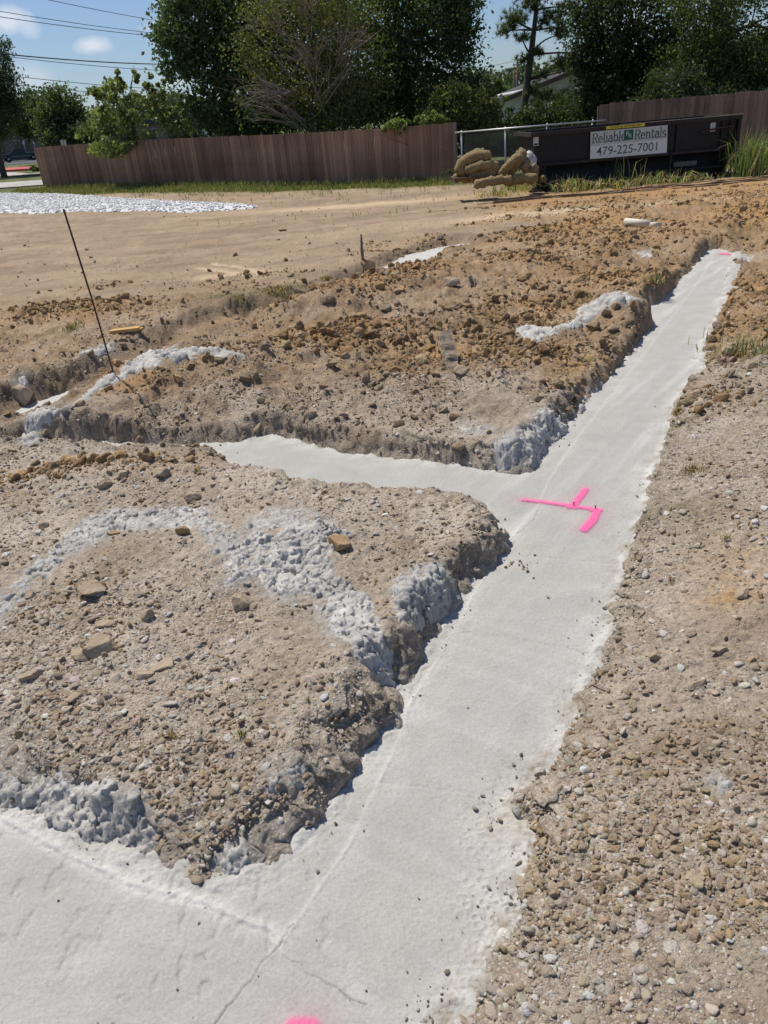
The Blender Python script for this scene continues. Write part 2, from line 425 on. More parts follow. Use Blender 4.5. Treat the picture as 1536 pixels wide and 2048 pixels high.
# earth: base colour from the Col attribute (soil type), grain and relief from noise
def earth_mat():
    m = MN('earth', 0.96, 0.12)
    c = m.attr('Col')
    n = m.ramp(m.noise(32, 7, 0.75), 0.32, 0.68, 0.62, 1.28)
    n2 = m.ramp(m.noise(210, 3, 0.7), 0.3, 0.7, 0.84, 1.14)
    c = m.mix(1.0, c, m.math('MULTIPLY', n, n2), 'MULTIPLY')
    al = m.n.new('ShaderNodeAttribute'); al.attribute_name = 'Col'
    # limestone chips
    vc = m.voro(105, 'F1', out='Color'); sep = m.n.new('ShaderNodeSeparateColor'); m.link(vc, sep.inputs[0])
    chip = m.math('MULTIPLY', m.ramp(sep.outputs[0], 0.50, 0.62), m.ramp(m.voro(105), 0.55, 0.36))
    chip = m.math('MULTIPLY', chip, al.outputs['Alpha'])
    chipc = m.mix(sep.outputs[1], (0.44, 0.375, 0.295), (0.66, 0.60, 0.52))
    c = m.mix(m.math('MULTIPLY', chip, 0.9), c, chipc)
    m.color(c)
    b = m.bump(m.noise(24, 7, 0.72), 0.9, 0.02)
    b = m.bump(m.math('ADD', m.noise(130, 4, 0.7), m.math('MULTIPLY', m.voro(85), -0.7)), 0.8, 0.007, b)
    return m.m
M_EARTH = earth_mat()
def concrete_mat():
    m = MN('concrete', 0.88, 0.25)
    c = m.attr('Col')
    n = m.ramp(m.noise(4, 8, 0.75), 0.3, 0.7, 0.92, 1.07)
    n2 = m.ramp(m.noise(110, 5, 0.85), 0.32, 0.68, 0.80, 1.16)
    c = m.mix(1.0, c, m.math('MULTIPLY', n, n2), 'MULTIPLY')
    sp = m.ramp(m.voro(60), 0.10, 0.03)
    vc = m.voro(60, out='Color'); sep = m.n.new('ShaderNodeSeparateColor'); m.link(vc, sep.inputs[0])
    sp = m.math('MULTIPLY', sp, m.ramp(sep.outputs[0], 0.72, 0.8))
    c = m.mix(m.math('MULTIPLY', sp, 0.55), c, (0.20, 0.18, 0.15))
    m.color(c)
    b = m.bump(m.noise(45, 7, 0.75), 0.7, 0.007)
    m.bump(m.noise(320, 3, 0.7), 0.4, 0.002, b)
    return m.m
M_CONC = concrete_mat()
def spill_mat():
    m = MN('spilled_concrete', 0.92, 0.2)
    n = m.ramp(m.noise(14, 6, 0.7), 0.3, 0.7)
    c = m.mix(n, (0.42, 0.405, 0.375), (0.69, 0.67, 0.63))
    c = m.mix(m.ramp(m.noise(42, 6, 0.75), 0.54, 0.66, 0, 0.8), c, (0.24, 0.215, 0.18))
    m.color(m.mix(1.0, c, m.attr('Col'), 'MULTIPLY'))
    b = m.bump(m.noise(70, 6, 0.75), 0.8, 0.012)
    m.bump(m.noise(260, 3, 0.7), 0.5, 0.004, b)
    return m.m
M_SPILL = spill_mat()
def tint_mat(name, rough=0.93, sc=50.0, gain=0.15, bd=0.004):
    m = MN(name, rough, 0.2)
    c = m.attr('tint', 'INSTANCER')
    n = m.ramp(m.noise(sc*0.02, 5, 0.7), 0.3, 0.7, 1-gain, 1+gain)
    m.color(m.mix(1.0, c, n, 'MULTIPLY')); m.bump(m.noise(3, 6, 0.7), 0.6, 0.1)
    return m.m
M_PEB = tint_mat('pebble'); 
def rock_mat(name, a, b):
    m = MN(name, 0.94, 0.2)
    m.color(m.mix(m.ramp(m.noise(9, 7, 0.7), 0.32, 0.68), a, b))
    q = m.bump(m.noise(14, 7, 0.75), 0.9, 0.02); m.bump(m.noise(90, 4, 0.7), 0.6, 0.004, q)
    return m.m
M_CLAYROCK = rock_mat('clay_lump', (0.34, 0.26, 0.175), (0.52, 0.42, 0.30))
M_LIME = rock_mat('limestone', (0.38, 0.34, 0.28), (0.62, 0.57, 0.50))
M_ORROCK = rock_mat('sandstone', (0.30, 0.19, 0.10), (0.47, 0.33, 0.19))
M_DARKROCK = rock_mat('dark_stone', (0.16, 0.15, 0.14), (0.27, 0.26, 0.25))
M_SOD = rock_mat('dark_soil_lump', (0.22, 0.165, 0.11), (0.34, 0.26, 0.175))
def leaf_mat(name, tr=0.38, rough=0.55):
    m = MN(name, rough, 0.35)
    c = m.mix(1.0, m.attr('Col'), (1.42, 1.27, 1.25), 'MULTIPLY')
    m.color(c)
    t = m.n.new('ShaderNodeBsdfTranslucent'); mx = m.n.new('ShaderNodeMixShader')
    yel = m.mix(1.0, c, (1.25, 1.5, 0.6), 'MULTIPLY')
    m.link(yel, t.inputs['Color']); mx.inputs[0].default_value = tr
    out = m.n['Material Output']
    m.link(m.b.outputs[0], mx.inputs[1]); m.link(t.outputs[0], mx.inputs[2]); m.link(mx.outputs[0], out.inputs[0])
    return m.m
M_LEAF = leaf_mat('leaf'); M_GRASS = leaf_mat('grass_blade', 0.25, 0.7)
M_BARK = simple('bark', (0.10, 0.085, 0.07), 0.95, 0.4, 6, 0.02, vec=(3, 3, 0.6))
M_TWIG = simple('bare_twig', (0.24, 0.21, 0.175), 0.9, 0.25, 9)
# ================================================================== the ground
def grid_rows():
    ang = np.linspace(radians(66), radians(2.35), 880)
    y = (EYE-0.1)/np.tan(ang)
    back = np.array([-60, -25, -10, -4, -1.5, -0.4, 0.15, 0.45])
    far = np.array([44.0, 60, 90, 130, 200, 350, 700, 1400])
    y = y[y < 42.5]
    return np.concatenate([back, y, far])
def wid(y): return 1.0 + 0.60*np.maximum(y, 0)
def build_ground():
    ys = grid_rows()
    s = np.linspace(-1, 1, 800)
    out = np.array([1.1, 1.3, 1.7, 2.5, 4, 8, 20, 60])
    s = np.concatenate([-out[::-1], s, out])
    X = s[None, :]*wid(ys)[:, None]; Y = np.repeat(ys[:, None], len(s), 1)
    x = X.ravel(); y = Y.ravel()
    z, sdA, sdB, o, sand, n1, n2 = terrain(x, y)
    # soil colours
    gravel = np.array([0.415, 0.342, 0.262]); brown = np.array([0.29, 0.212, 0.142]); clay = np.array([0.47, 0.275, 0.11])
    sandc = np.array([0.335, 0.258, 0.175]); grey = np.array([0.49, 0.42, 0.335])
    n3 = fbm(x, y, 5.5, 4, 91); n4 = fbm(x, y, 1.7, 3, 95)
    bk = np.exp(-((sdA-0.07)/0.09)**2)*(y < 12)+np.exp(-((sdB-0.12)/0.12)**2)
    q = x*14+y*11
    jx = bk*(0.045*(vnoise(z*24+q*.5, q, 21)-.5)+0.022*(vnoise(z*70, q*3, 22)-.5)); jy = bk*(0.045*(vnoise(z*24-q*.5, q, 23)-.5)+0.022*(vnoise(z*70, q*3, 24)-.5))
    c = gravel + (grey-gravel)*np.clip(0.5+1.2*n4, 0, 1)[:, None]
    c = c + (brown-c)*np.clip(0.25+1.3*n3, 0, 0.85)[:, None]*0.75
    tan_ = np.array([0.375, 0.235, 0.112])*(1+0.25*n4[:, None]); c = c + (tan_-c)*(sstep(4.3, 5.6, y+n1*0.8)*(0.62+0.3*n3))[:, None]
    c = c + (clay-c)*np.clip(o*(1.15+0.9*n3), 0, 1)[:, None]
    c = c + (brown-c)*(np.clip(0.1+1.6*n3, 0, 1)*sstep(4.2, 5, y)*(1-sand)*(1-0.6*o)*0.55)[:, None]
    c = c + (sandc*(1+0.22*n1+0.22*fbm(x*0.3, y, 2.2, 4, 99))[:, None]-c)*(sand*np.clip(0.8+0.6*n3, 0, 1))[:, None]
    stk = fbm((x*0.95+y*0.3)*0.35, (y*0.95-x*0.3)*1.8, 1.2, 5, 97, 0.62)
    c = c + (np.array([0.24, 0.185, 0.13])-c)*(sand*np.clip(stk*2.6-0.05, 0, 0.65))[:, None]
    xt_ = np.interp(y, np.array(TR_C)[:, 1], np.array(TR_C)[:, 0])
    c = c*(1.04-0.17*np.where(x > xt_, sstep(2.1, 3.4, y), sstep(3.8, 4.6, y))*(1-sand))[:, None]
    # sandy scrapes
    for (px, py, rx, ry) in ((470, 540, 0.5, 0.10), (440, 546, 0.35, 0.08), (1150, 405, 3, 0.5), (700, 385, 3, .6)):
        cx, cy = G(px, py, 0.1); m = np.exp(-(((x-cx)/rx)**2+((y-cy)/ry)**2))
        c = c + (np.array([0.56, 0.43, 0.28])-c)*np.clip(m*1.3, 0, 1)[:, None]
    for ln in (((398, 534), (450, 542), (508, 553)), ((428, 527), (480, 535), (540, 548))):
        dl_ = line_d(x, y, [GT(*q_)[:2] for q_ in ln]); c = c + (np.array([0.60, 0.47, 0.32])-c)*(np.exp(-(dl_/0.075)**4)*np.clip(0.95+n3, 0, 1))[:, None]; z = z-0.02*np.exp(-(dl_/0.07)**2)
    # darker brown on the trench bank faces and along the old turf line
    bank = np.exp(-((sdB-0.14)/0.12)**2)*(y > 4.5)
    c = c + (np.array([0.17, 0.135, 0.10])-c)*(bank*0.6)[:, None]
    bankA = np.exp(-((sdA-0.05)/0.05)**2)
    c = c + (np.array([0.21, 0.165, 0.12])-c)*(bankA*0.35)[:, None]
    # cement dust by the spills
    cem = np.zeros_like(x)
    for P in SPILLP:
        sd = poly_sd(x, y, P, 0.35); cem = np.maximum(cem, np.exp(-np.maximum(sd, 0)/0.035))
    cem = np.maximum(cem, 0.9*np.exp(-np.maximum(sdA, 0)/0.02)*(y < 12))
    cem *= np.clip(0.35+1.4*n3, 0, 1)
    c = c + (np.array([0.45, 0.45, 0.43])-c)*(cem*0.75)[:, None]
    # turf
    turf = turf_mask(x, y, n1, n3)
    tcol = np.array([0.115, 0.135, 0.055])*(1+0.35*n3[:, None])
    dry = np.array([0.25, 0.22, 0.12])
    tcol = tcol + (dry-tcol)*np.clip(0.3+0.9*n4, 0, 1)[:, None]*0.6
    c = c + (tcol-c)*turf[:, None]
    chip = np.clip(1-0.75*o-0.9*sand-turf, 0, 1)*(1-0.6*sstep(4.3, 5.6, y))*np.clip(0.75+1.1*n4, 0.1, 1)*(1-sstep(7, 10, y))
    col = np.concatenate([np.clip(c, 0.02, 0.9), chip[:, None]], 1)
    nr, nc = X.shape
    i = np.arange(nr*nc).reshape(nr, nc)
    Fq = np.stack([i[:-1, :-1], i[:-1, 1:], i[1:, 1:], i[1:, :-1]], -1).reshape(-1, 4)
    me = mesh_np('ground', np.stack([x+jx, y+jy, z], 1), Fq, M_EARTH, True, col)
    return tag(link('ground', me), kind='structure')
FENCE_A, FENCE_B, FENCE_C = (-14.7, 39.0), (-1.8, 31.0), (3.42, 28.0)
def turf_mask(x, y, n1, n3):
    fy = np.interp(x, [-60, FENCE_A[0], FENCE_B[0], FENCE_C[0], 40], [60, FENCE_A[1], FENCE_B[1], FENCE_C[1], 27.0])
    d = fy-y      # metres in front of the fence line
    wdt = np.interp(x, [-14, -6, -2, 3, 5, 12], [3.0, 2.6, 2.0, 1.2, 2.5, 3.5])
    t = sstep(wdt+0.8, wdt-0.3, d+n1*0.8)
    t = np.maximum(t, sstep(0.2, 0.6, n3)*0.25*sstep(wdt+7, wdt, d))
    # scraps of turf nearer the camera
    for (px, py, rx, ry, w) in ((1190, 395, 1.0, 0.4, .5), (1520, 690, .25, .3, .8), (1310, 555, .2, .2, .5), (540, 575, .8, .25, .6), (440, 600, .5, .2, .5), (150, 665, .3, .12, .5), (1090, 465, .3, .2, .6),
                                (700, 410, 3, .5, .4), (1350, 1010, .12, .1, .3), (1350, 830, .1, .15, .5), (1500, 455, 1, .3, .4)):
        cx, cy = G(px, py, 0.12)
        t = np.maximum(t, w*np.exp(-(((x-cx)/rx)**2+((y-cy)/ry)**2))*np.clip(0.8+1.5*n3, 0, 1.2))
    return np.clip(t, 0, 1)

# ------------------------------------------------------------------ spilled concrete: outlines traced on the earth
SP = [
 ('arc', [(-60, 1260), (0, 1185), (40, 1140), (100, 1095), (150, 1058), (200, 1030), (280, 1020), (350, 1018), (410, 1018), (450, 1040), (490, 1075), (470, 1100), (430, 1112), (405, 1092), (380, 1066), (330, 1060), (250, 1062),
          (200, 1085), (140, 1115), (110, 1150), (60, 1188), (20, 1225), (-40, 1300)], 'grey concrete crumbs in a long arc over the gravel, left side', .018),
 ('big', [(425, 1112), (480, 1080), (530, 1062), (560, 1035), (610, 1030), (660, 1040), (715, 1072), (690, 1095), (668, 1110), (675, 1150), (710, 1180), (745, 1205), (770, 1262), (778, 1320), (800, 1370), (825, 1400),
          (800, 1402), (765, 1375), (715, 1325), (650, 1268), (622, 1205), (600, 1195), (585, 1218), (550, 1200), (520, 1170), (450, 1168), (470, 1140)], 'large white concrete spill running down the bank in a Y shape', .024),
 ('ball', [(785, 1160), (840, 1133), (885, 1133), (905, 1175), (905, 1215), (870, 1245), (830, 1262), (800, 1240), (778, 1200)], 'grey concrete lump on the bank corner beside the trench', .026),
 ('padedge', [(-150, 1490), (0, 1515), (60, 1545), (150, 1568), (240, 1575), (300, 1600), (318, 1690), (325, 1762), (250, 1735), (130, 1680), (0, 1635), (-150, 1580)], 'rough grey concrete overspill along the wide slab, lower left', .034),
 ('knob', [(545, 1545), (590, 1522), (612, 1545), (600, 1580), (565, 1598), (540, 1585)], 'small blue-grey concrete blob on the bank top, lower middle', .022),
 ('foot', [(425, 1745), (455, 1705), (520, 1680), (565, 1640), (590, 1655), (580, 1700), (530, 1740), (480, 1768), (440, 1765)], 'grey concrete clump hanging over the bank beside the lower slab corner', .028),
 ('corner', [(985, 905), (1005, 872), (1050, 862), (1075, 822), (1115, 825), (1145, 868), (1100, 900), (1075, 930), (1050, 948), (1005, 945)], 'grey concrete splatter on the soil corner where the two trenches meet', .022),
 ('far', [(1030, 662), (1065, 650), (1135, 650), (1155, 625), (1190, 600), (1235, 583), (1285, 606), (1262, 618), (1215, 620), (1190, 640), (1160, 662), (1110, 668), (1055, 682)], 'white concrete streak on the mound beside the far trench', .022),
 ('bank', [(1152, 838), (1160, 800), (1180, 770), (1215, 762), (1200, 790), (1180, 825)], 'small concrete smear on the left bank of the long trench', .015),
 ('lump', [(38, 885), (48, 852), (95, 812), (135, 818), (125, 838), (95, 862), (75, 892), (50, 898)], 'rounded white concrete heap at the left beside the old trench', .03),
 ('ridge', [(140, 812), (190, 770), (240, 745), (262, 722), (300, 700), (350, 693), (345, 712), (318, 735), (270, 748), (215, 780), (170, 802)], 'white concrete ridge below the thin metal rod', .022),
 ('finger', [(325, 716), (350, 702), (400, 697), (450, 700), (488, 716), (440, 720), (400, 716), (350, 724)], 'thin white concrete tongue right of the thin metal rod', .018),
 ('behind', [(155, 728), (195, 700), (222, 686), (232, 694), (210, 718), (170, 735)], 'thin grey concrete smear left of the thin metal rod', .015),
 ('hole', [(22, 765), (50, 752), (72, 768), (70, 782), (40, 790)], 'small grey concrete dollop at the far left hole', .025),
 ('dust', [(905, 852), (950, 843), (990, 856), (975, 868), (930, 870)], 'faint grey concrete patch on gravel behind the cross trench', .008),
 ('splash', [(1405, 1562), (1450, 1552), (1466, 1580), (1442, 1612), (1410, 1595)], 'small blue-grey concrete splash on the right gravel bank', .006),
 ('dusting', [(470, 1050), (520, 1022), (600, 1016), (640, 1030), (560, 1045), (500, 1085)], 'thin grey concrete dusting behind the top of the big spill', .005),
 ('tiny', [(1268, 505), (1300, 500), (1312, 510), (1285, 514)], 'faint white concrete flecks left of the far trench end', .01),
 ('wing', [(1452, 513), (1490, 510), (1515, 508), (1512, 513), (1480, 518), (1455, 518)], 'white concrete strip right of the far trench end', .012),
]
SPILLP = [[GT(*q)[:2] for q in p] for nm, p, lb, th in SP]
ground = build_ground()

def spill(P, th, label, seed):
    P = np.array(P); x0, y0 = P.min(0)-0.06; x1, y1 = P.max(0)+0.06
    dist = 0.5*(y0+y1); st = max(0.0045, 0.0018*dist)
    nx = int((x1-x0)/st)+2; ny = int((y1-y0)/(st*1.15))+2
    X, Y = np.meshgrid(np.linspace(x0, x1, nx), np.linspace(y0, y1, ny)); x = X.ravel(); y = Y.ravel()
    sd = poly_sd(x, y, P, 0.3) + 0.055*fbm(x, y, 7, 6, seed, 0.75)
    z = terrain(x, y)[0]
    f1, f2, v = worley(x, y, 34, seed+1); g1, g2, w = worley(x, y, 75, seed+2)
    h = th*sstep(0.005, -0.045, sd)*(0.55+0.6*fbm(x, y, 9, 4, seed+3)) + sstep(0.0, -0.03, sd)*(0.013*(v-.25)*np.clip(1-f1*1.2, 0, 1)+0.010*w*np.clip(1-g1*1.15, 0, 1)+0.020*fbm(x, y, 26, 5, seed+5, .68)+0.009*fbm(x, y, 75, 3, seed+6, .7))
    # thin spots where the soil shows through
    hole = sstep(0.12, 0.4, fbm(x, y, 15, 4, seed+8, .7)) * sstep(-0.10, 0.0, sd) * (0.25 if 'overspill' in label or 'blob' in label else 1)
    zz = z + h - 0.006 - 0.03*hole - 0.05*sstep(0.0, 0.025, sd)
    Z = z.reshape(ny, nx); gy, gx = np.gradient(Z, (y1-y0)/(ny-1), (x1-x0)/(nx-1)); nn = np.sqrt(1+gx**2+gy**2).ravel(); k_ = np.clip(h, 0, .06)*0.8
    x = x - gx.ravel()/nn*k_; y = y - gy.ravel()/nn*k_
    tint = np.clip(0.95+0.22*fbm(x, y, 6, 3, seed+9), 0.6, 1.25)
    keep = (sd < 0.02).reshape(ny, nx)
    i = np.arange(nx*ny).reshape(ny, nx)
    Fq = np.stack([i[:-1, :-1], i[:-1, 1:], i[1:, 1:], i[1:, :-1]], -1)
    k = keep[:-1, :-1] | keep[:-1, 1:] | keep[1:, 1:] | keep[1:, :-1]
    Fq = Fq[k]
    used = np.unique(Fq); remap = np.zeros(nx*ny, np.int64); remap[used] = np.arange(len(used))
    c = np.repeat(tint[:, None], 3, 1)
    V = np.stack([x, y, zz], 1)[used]; org = V.mean(0); org[2] = V[:, 2].min()
    me = mesh_np('concrete_spill', V-org, remap[Fq], M_SPILL, True, c[used])
    o = link('concrete_spill', me, None, org)
    tag(o, label, 'concrete spill', 'lumps of spilled concrete on the soil')
for k, (nm, p, lb, th) in enumerate(SP): spill(SPILLP[k], th, lb, 200+17*k)

# ------------------------------------------------------------------ poured footings
RIDGE = GP([(-500, 1440), (-200, 1540), (0, 1636), (120, 1700), (260, 1768), (400, 1802), (480, 1838), (545, 1860), (566, 1884)])
EDGE_L = GP([(566, 1884), (700, 1690), (790, 1500), (826, 1400), (912, 1262), (945, 1195), (1000, 1105), (1078, 1010), (1100, 960), (1160, 870), (1260, 745), (1340, 640), (1400, 560), (1425, 515)])
CR = [GP([(430, 2048), (470, 2000), (505, 1960), (520, 1925), (545, 1905), (566, 1884)]), GP([(566, 1884), (575, 1870), (588, 1850)]),
      GP([(566, 1910), (600, 1930), (640, 1955), (680, 1985), (735, 2010)]), GP([(912, 1262), (890, 1300), (845, 1345), (820, 1390)]),
      GP([(1078, 1015), (1066, 1040), (1040, 1065), (1020, 1100)]), GP([(905, 1268), (950, 1262), (1040, 1275), (1120, 1290), (1185, 1310)])]
STEPS = [GP([(735, 2010), (740, 2060)])]
def jig(P, a, seed):
    P = np.array(P); out = []
    r = np.random.default_rng(seed)
    for i in range(len(P)-1):
        n = max(2, int(np.hypot(*(P[i+1]-P[i]))/0.02))
        for k in range(n): out.append(P[i]+(P[i+1]-P[i])*k/n + (r.normal(0, a, 2) if (k or i) else 0))
    out.append(P[-1]); return np.array(out)
def footing(name, P, zf, rows, s, grow):
    X = s[None, :]*wid(rows)[:, None]; Y = np.repeat(rows[:, None], len(s), 1)
    x = X.ravel(); y = Y.ravel()
    sd = poly_sd(x, y, P, 0.8)
    keep = (sd < grow).reshape(X.shape)
    i = np.arange(x.size).reshape(X.shape)
    Fq = np.stack([i[:-1, :-1], i[:-1, 1:], i[1:, 1:], i[1:, :-1]], -1)
    Fq = Fq[keep[:-1, :-1] | keep[:-1, 1:] | keep[1:, 1:] | keep[1:, :-1]]
    used = np.unique(Fq); remap = np.zeros(x.size, np.int64); remap[used] = np.arange(len(used))
    x = x[used]; y = y[used]; sd = sd[used]
    n1 = fbm(x, y, 2.0, 4, 301); n2 = fbm(x, y, 14, 4, 311)
    z = zf + 0.0012*n1 + 0.0009*n2
    col = np.array([0.398, 0.388, 0.355])*(1+0.05*n1+0.05*n2)[:, None]
    white = np.array([0.54, 0.53, 0.495])
    lait = np.zeros_like(x)
    if zf == 0.0:
        dl = line_d(x, y, EDGE_L); dr = line_d(x, y, RIDGE)
        T = np.array(TR_C); xt = np.interp(y, T[:, 1], T[:, 0])
        # screed rows across the upper run, rougher trowel marks on the wide slab
        ang = sstep(2.6, 3.2, y)*sstep(-.55, -.35, x-xt)
        u = (x*0.80-y*0.60); vv = (x*0.6+y*0.8)
        st = fbm(u*14, vv*1.3, 1.0, 3, 321)
        z += (0.35+ang)*0.0014*st; lait += (0.3+ang)*np.clip(st*1.1-0.05, 0, 1)*0.7
        # raised cold-joint ridge
        for (dd, w, a) in ((dr, 0.007, 0.008), (dr+0.035*np.ones_like(dr), 0.02, 0.0), (dl, 0.006, 0.0035)):
            z += a*np.exp(-(dd/w)**2)*np.clip(0.7+0.8*n2, 0.2, 1.3)
        lait += 0.8*np.exp(-(dr/0.022)**2) + 0.35*np.exp(-(dl/0.014)**2)
        # strip between the edge line and the bank is rough and whiter
        lait += 0.75*np.exp(-np.abs(sd)/0.05)*np.clip(0.8+1.2*n2, 0, 1.2)
        # cross joints left by the screed, faint arcs of the trowel
        for jp in (((905, 1262), (1195, 1312)), ((1085, 908), (1300, 925)), ((1180, 838), (1335, 850)), ((1262, 722), (1400, 722)), ((690, 1560), (1030, 1600)), ((1000, 1110), (1240, 1130))):
            dj = line_d(x, y, GP(jp)) + 0.006*n2; lait += 0.38*np.exp(-(dj/0.006)**2)*np.clip(0.5+1.2*n2, 0, 1); z -= 0.0012*np.exp(-((dj-0.006)/0.004)**2)
        arc = fbm(np.hypot(x+0.9, y-0.2)*30, np.arctan2(y-0.2, x+0.9)*3, 1.0, 3, 327)*(y < 2.6); lait += 0.35*np.clip(arc, 0, 1); z += 0.0006*arc
        # trowel gouges
        slab = sstep(0.0, 0.15, -(x+0.25)+0.25*(1.6-y))*(y < 2.2)
        f1, f2, v = worley(x*1.0, y*0.8, 22, 331)
        g = sstep(0.25, 0.55, fbm(x*1.3, y*0.7, 20, 3, 335))*slab
        z -= 0.004*g; 
        # pock marks by the right bank (frothy grout)
        cx, cy = G(1000, 1790, 0); froth = np.exp(-(((x-cx)/0.11)**2+((y-cy)/0.22)**2))
        f1, f2, v = worley(x, y, 34, 341)
        ring = np.exp(-((f1-0.15-0.4*v)/0.10)**2)*sstep(-.25, .25, fbm(x, y, 9, 3, 345))
        z += froth*(0.006*ring-0.004*np.clip(1-f1*2.2, 0, 1)); lait += froth*(0.75*ring+0.2)
        rough = np.exp(-np.abs(sd)/0.07)
        z += rough*(0.004*n2+0.006*fbm(x, y, 60, 4, 351, .7))+0.0012*fbm(x, y, 70, 3, 353, .7) 
        # raised fillet where the grout climbs the bank
        z += 0.012*sstep(0.03, -0.01, -sd)*np.clip(0.4+n2, 0, 1)
        dust = np.exp(-np.abs(sd)/0.03)*np.clip(0.1+2.0*fbm(x, y, 22, 4, 361, 0.7), 0, 1)*(x > xt)
        col = col + (white-col)*np.clip(lait, 0, 1)[:, None]
        for (px, py, r, w) in ((1060, 1130, .16, .5), (850, 1850, .15, .25), (1030, 1600, .10, .8), (990, 1640, .06, .9), (1050, 1100, .05, .9)):
            cx, cy = G(px, py, 0); m = np.exp(-((x-cx)**2+(y-cy)**2)/r**2)*w*np.clip(0.4+1.5*n2, 0, 1)
            col = col + (np.array([0.44, 0.38, 0.29])-col)*(m*0.7)[:, None]
        col = col + (np.array([0.30, 0.25, 0.19])-col)*np.clip(dust, 0, .85)[:, None]
        crk = np.full(x.shape, 9.0)
        for q, P2 in enumerate(CR):
            crk = np.minimum(crk, line_d(x, y, jig(P2, 0.004, 40+q))*(1.0 if q in (0, 1, 3, 4) else 1.5))
        ck = np.exp(-(crk/0.0019)**2)*np.clip(0.75+0.7*n2, 0.1, 1)
        z -= 0.004*ck; col = col*(1-0.5*ck[:, None])
        z += 0.0012*np.exp(-((crk-0.006)/0.004)**2)
    else:
        col = col + (white-col)*0.7
    me = mesh_np(name, np.stack([x, y, z], 1), remap[Fq], M_CONC, True, np.clip(col, 0.02, 0.7))
    return tag(link(name, me), kind='structure')
rows_near = (EYE)/np.tan(np.linspace(radians(66), radians(9.8), 900))
footing('concrete_footing', FOOT_A, 0.0, rows_near, np.linspace(-1.15, 1, 900), 0.10)
footing('concrete_footing', FOOT_B, FLOOR_B, EYE/np.tan(np.linspace(radians(25), radians(8), 240)), np.linspace(-1, 0.7, 300), 0.06)

# pink spray-paint marks: thin film of paint on the concrete
def paint_mat():
    m = MN('pink_paint', 0.8, 0.3)
    a = m.attr('Col'); m.color((0.90, 0.13, 0.36))
    tr = m.n.new('ShaderNodeBsdfTransparent'); mx = m.n.new('ShaderNodeMixShader')
    al = m.n.new('ShaderNodeAttribute'); al.attribute_name = 'Col'
    f = m.math('MULTIPLY', al.outputs['Alpha'], m.ramp(m.noise(300, 4, 0.8), 0.32, 0.58, 0.35, 1.0))
    m.link(f, mx.inputs[0]); m.link(tr.outputs[0], mx.inputs[1]); m.link(m.b.outputs[0], mx.inputs[2])
    m.link(mx.outputs[0], m.n['Material Output'].inputs[0]); return m.m
M_PAINT = paint_mat()
def paint(name, strokes, label, z=0.006, soft=0.015, group=None):
    P = np.array([p for s_ in strokes for p in s_[0]]); x0, y0 = P.min(0)-0.09; x1, y1 = P.max(0)+0.09
    nx = int((x1-x0)/0.004); ny = int((y1-y0)/0.005)
    X, Y = np.meshgrid(np.linspace(x0, x1, nx), np.linspace(y0, y1, ny)); x = X.ravel(); y = Y.ravel()
    a = np.zeros_like(x)
    for pts, w, op in strokes:
        d = line_d(x, y, pts) + 0.004*fbm(x, y, 30, 3, 3)
        a = np.maximum(a, op*sstep(w+soft, w-0.003, d)); a = np.maximum(a, op*0.22*np.exp(-np.maximum(d-w, 0)/0.028))
    V = np.stack([x, y, np.full_like(x, z)+0.0012*fbm(x, y, 2.0, 4, 301)+0.0009*fbm(x, y, 14, 4, 311)], 1)
    i = np.arange(nx*ny).reshape(ny, nx)
    Fq = np.stack([i[:-1, :-1], i[:-1, 1:], i[1:, 1:], i[1:, :-1]], -1)
    k = (a.reshape(ny, nx) > 0.012); Fq = Fq[k[:-1, :-1] | k[1:, 1:]]
    used = np.unique(Fq); remap = np.zeros(nx*ny, np.int64); remap[used] = np.arange(len(used))
    c = np.ones((len(used), 4)); c[:, 3] = a[used]
    me = mesh_np(name, V[used], remap[Fq], M_PAINT, True, c)
    return tag(link(name, me), label, 'paint mark', group)
paint('spray_paint_mark', [(GP([(1046, 1001), (1090, 1006), (1140, 1013), (1200, 1022)]), 0.0075, .95), (GP([(1170, 980), (1163, 992), (1146, 1013)]), 0.0125, .95),
      (GP([(1140, 1014), (1150, 1015)]), 0.017, .9), (GP([(1186, 1021), (1196, 1022)]), 0.015, .95), (GP([(1194, 1024), (1186, 1040), (1168, 1060)]), 0.015, .95)],
      'zigzag pink spray paint line across the long concrete footing')
paint('spray_paint_mark', [(GP([(588, 2056), (622, 2058)]), 0.012, .8)], 'pink spray paint smudge at the bottom edge of the slab', soft=.02)
paint('spray_paint_mark', [(GP([(1446, 508), (1462, 509)]), 0.045, .8)], 'faint pink spray paint spot at the far end of the footing', soft=.02)
for (px, py, lb) in ((1147, 1012, 'short black nail head standing in the left bend of the pink zigzag'), (1190, 1019, 'short black nail standing in the right bend of the pink zigzag')):
    x, y = G(px, py); n = MB(); n.tube([(0, 0, -0.01), (0.001, 0, 0.014)], 0.0022, 6); n.tube([(0.001, 0, 0.014), (0.001, 0, 0.016)], 0.0045, 8)
    tag(n.build('nail', simple('black_steel', (0.02, 0.02, 0.02), 0.5), None, False, (x, y, 0.004)), lb, 'nail')

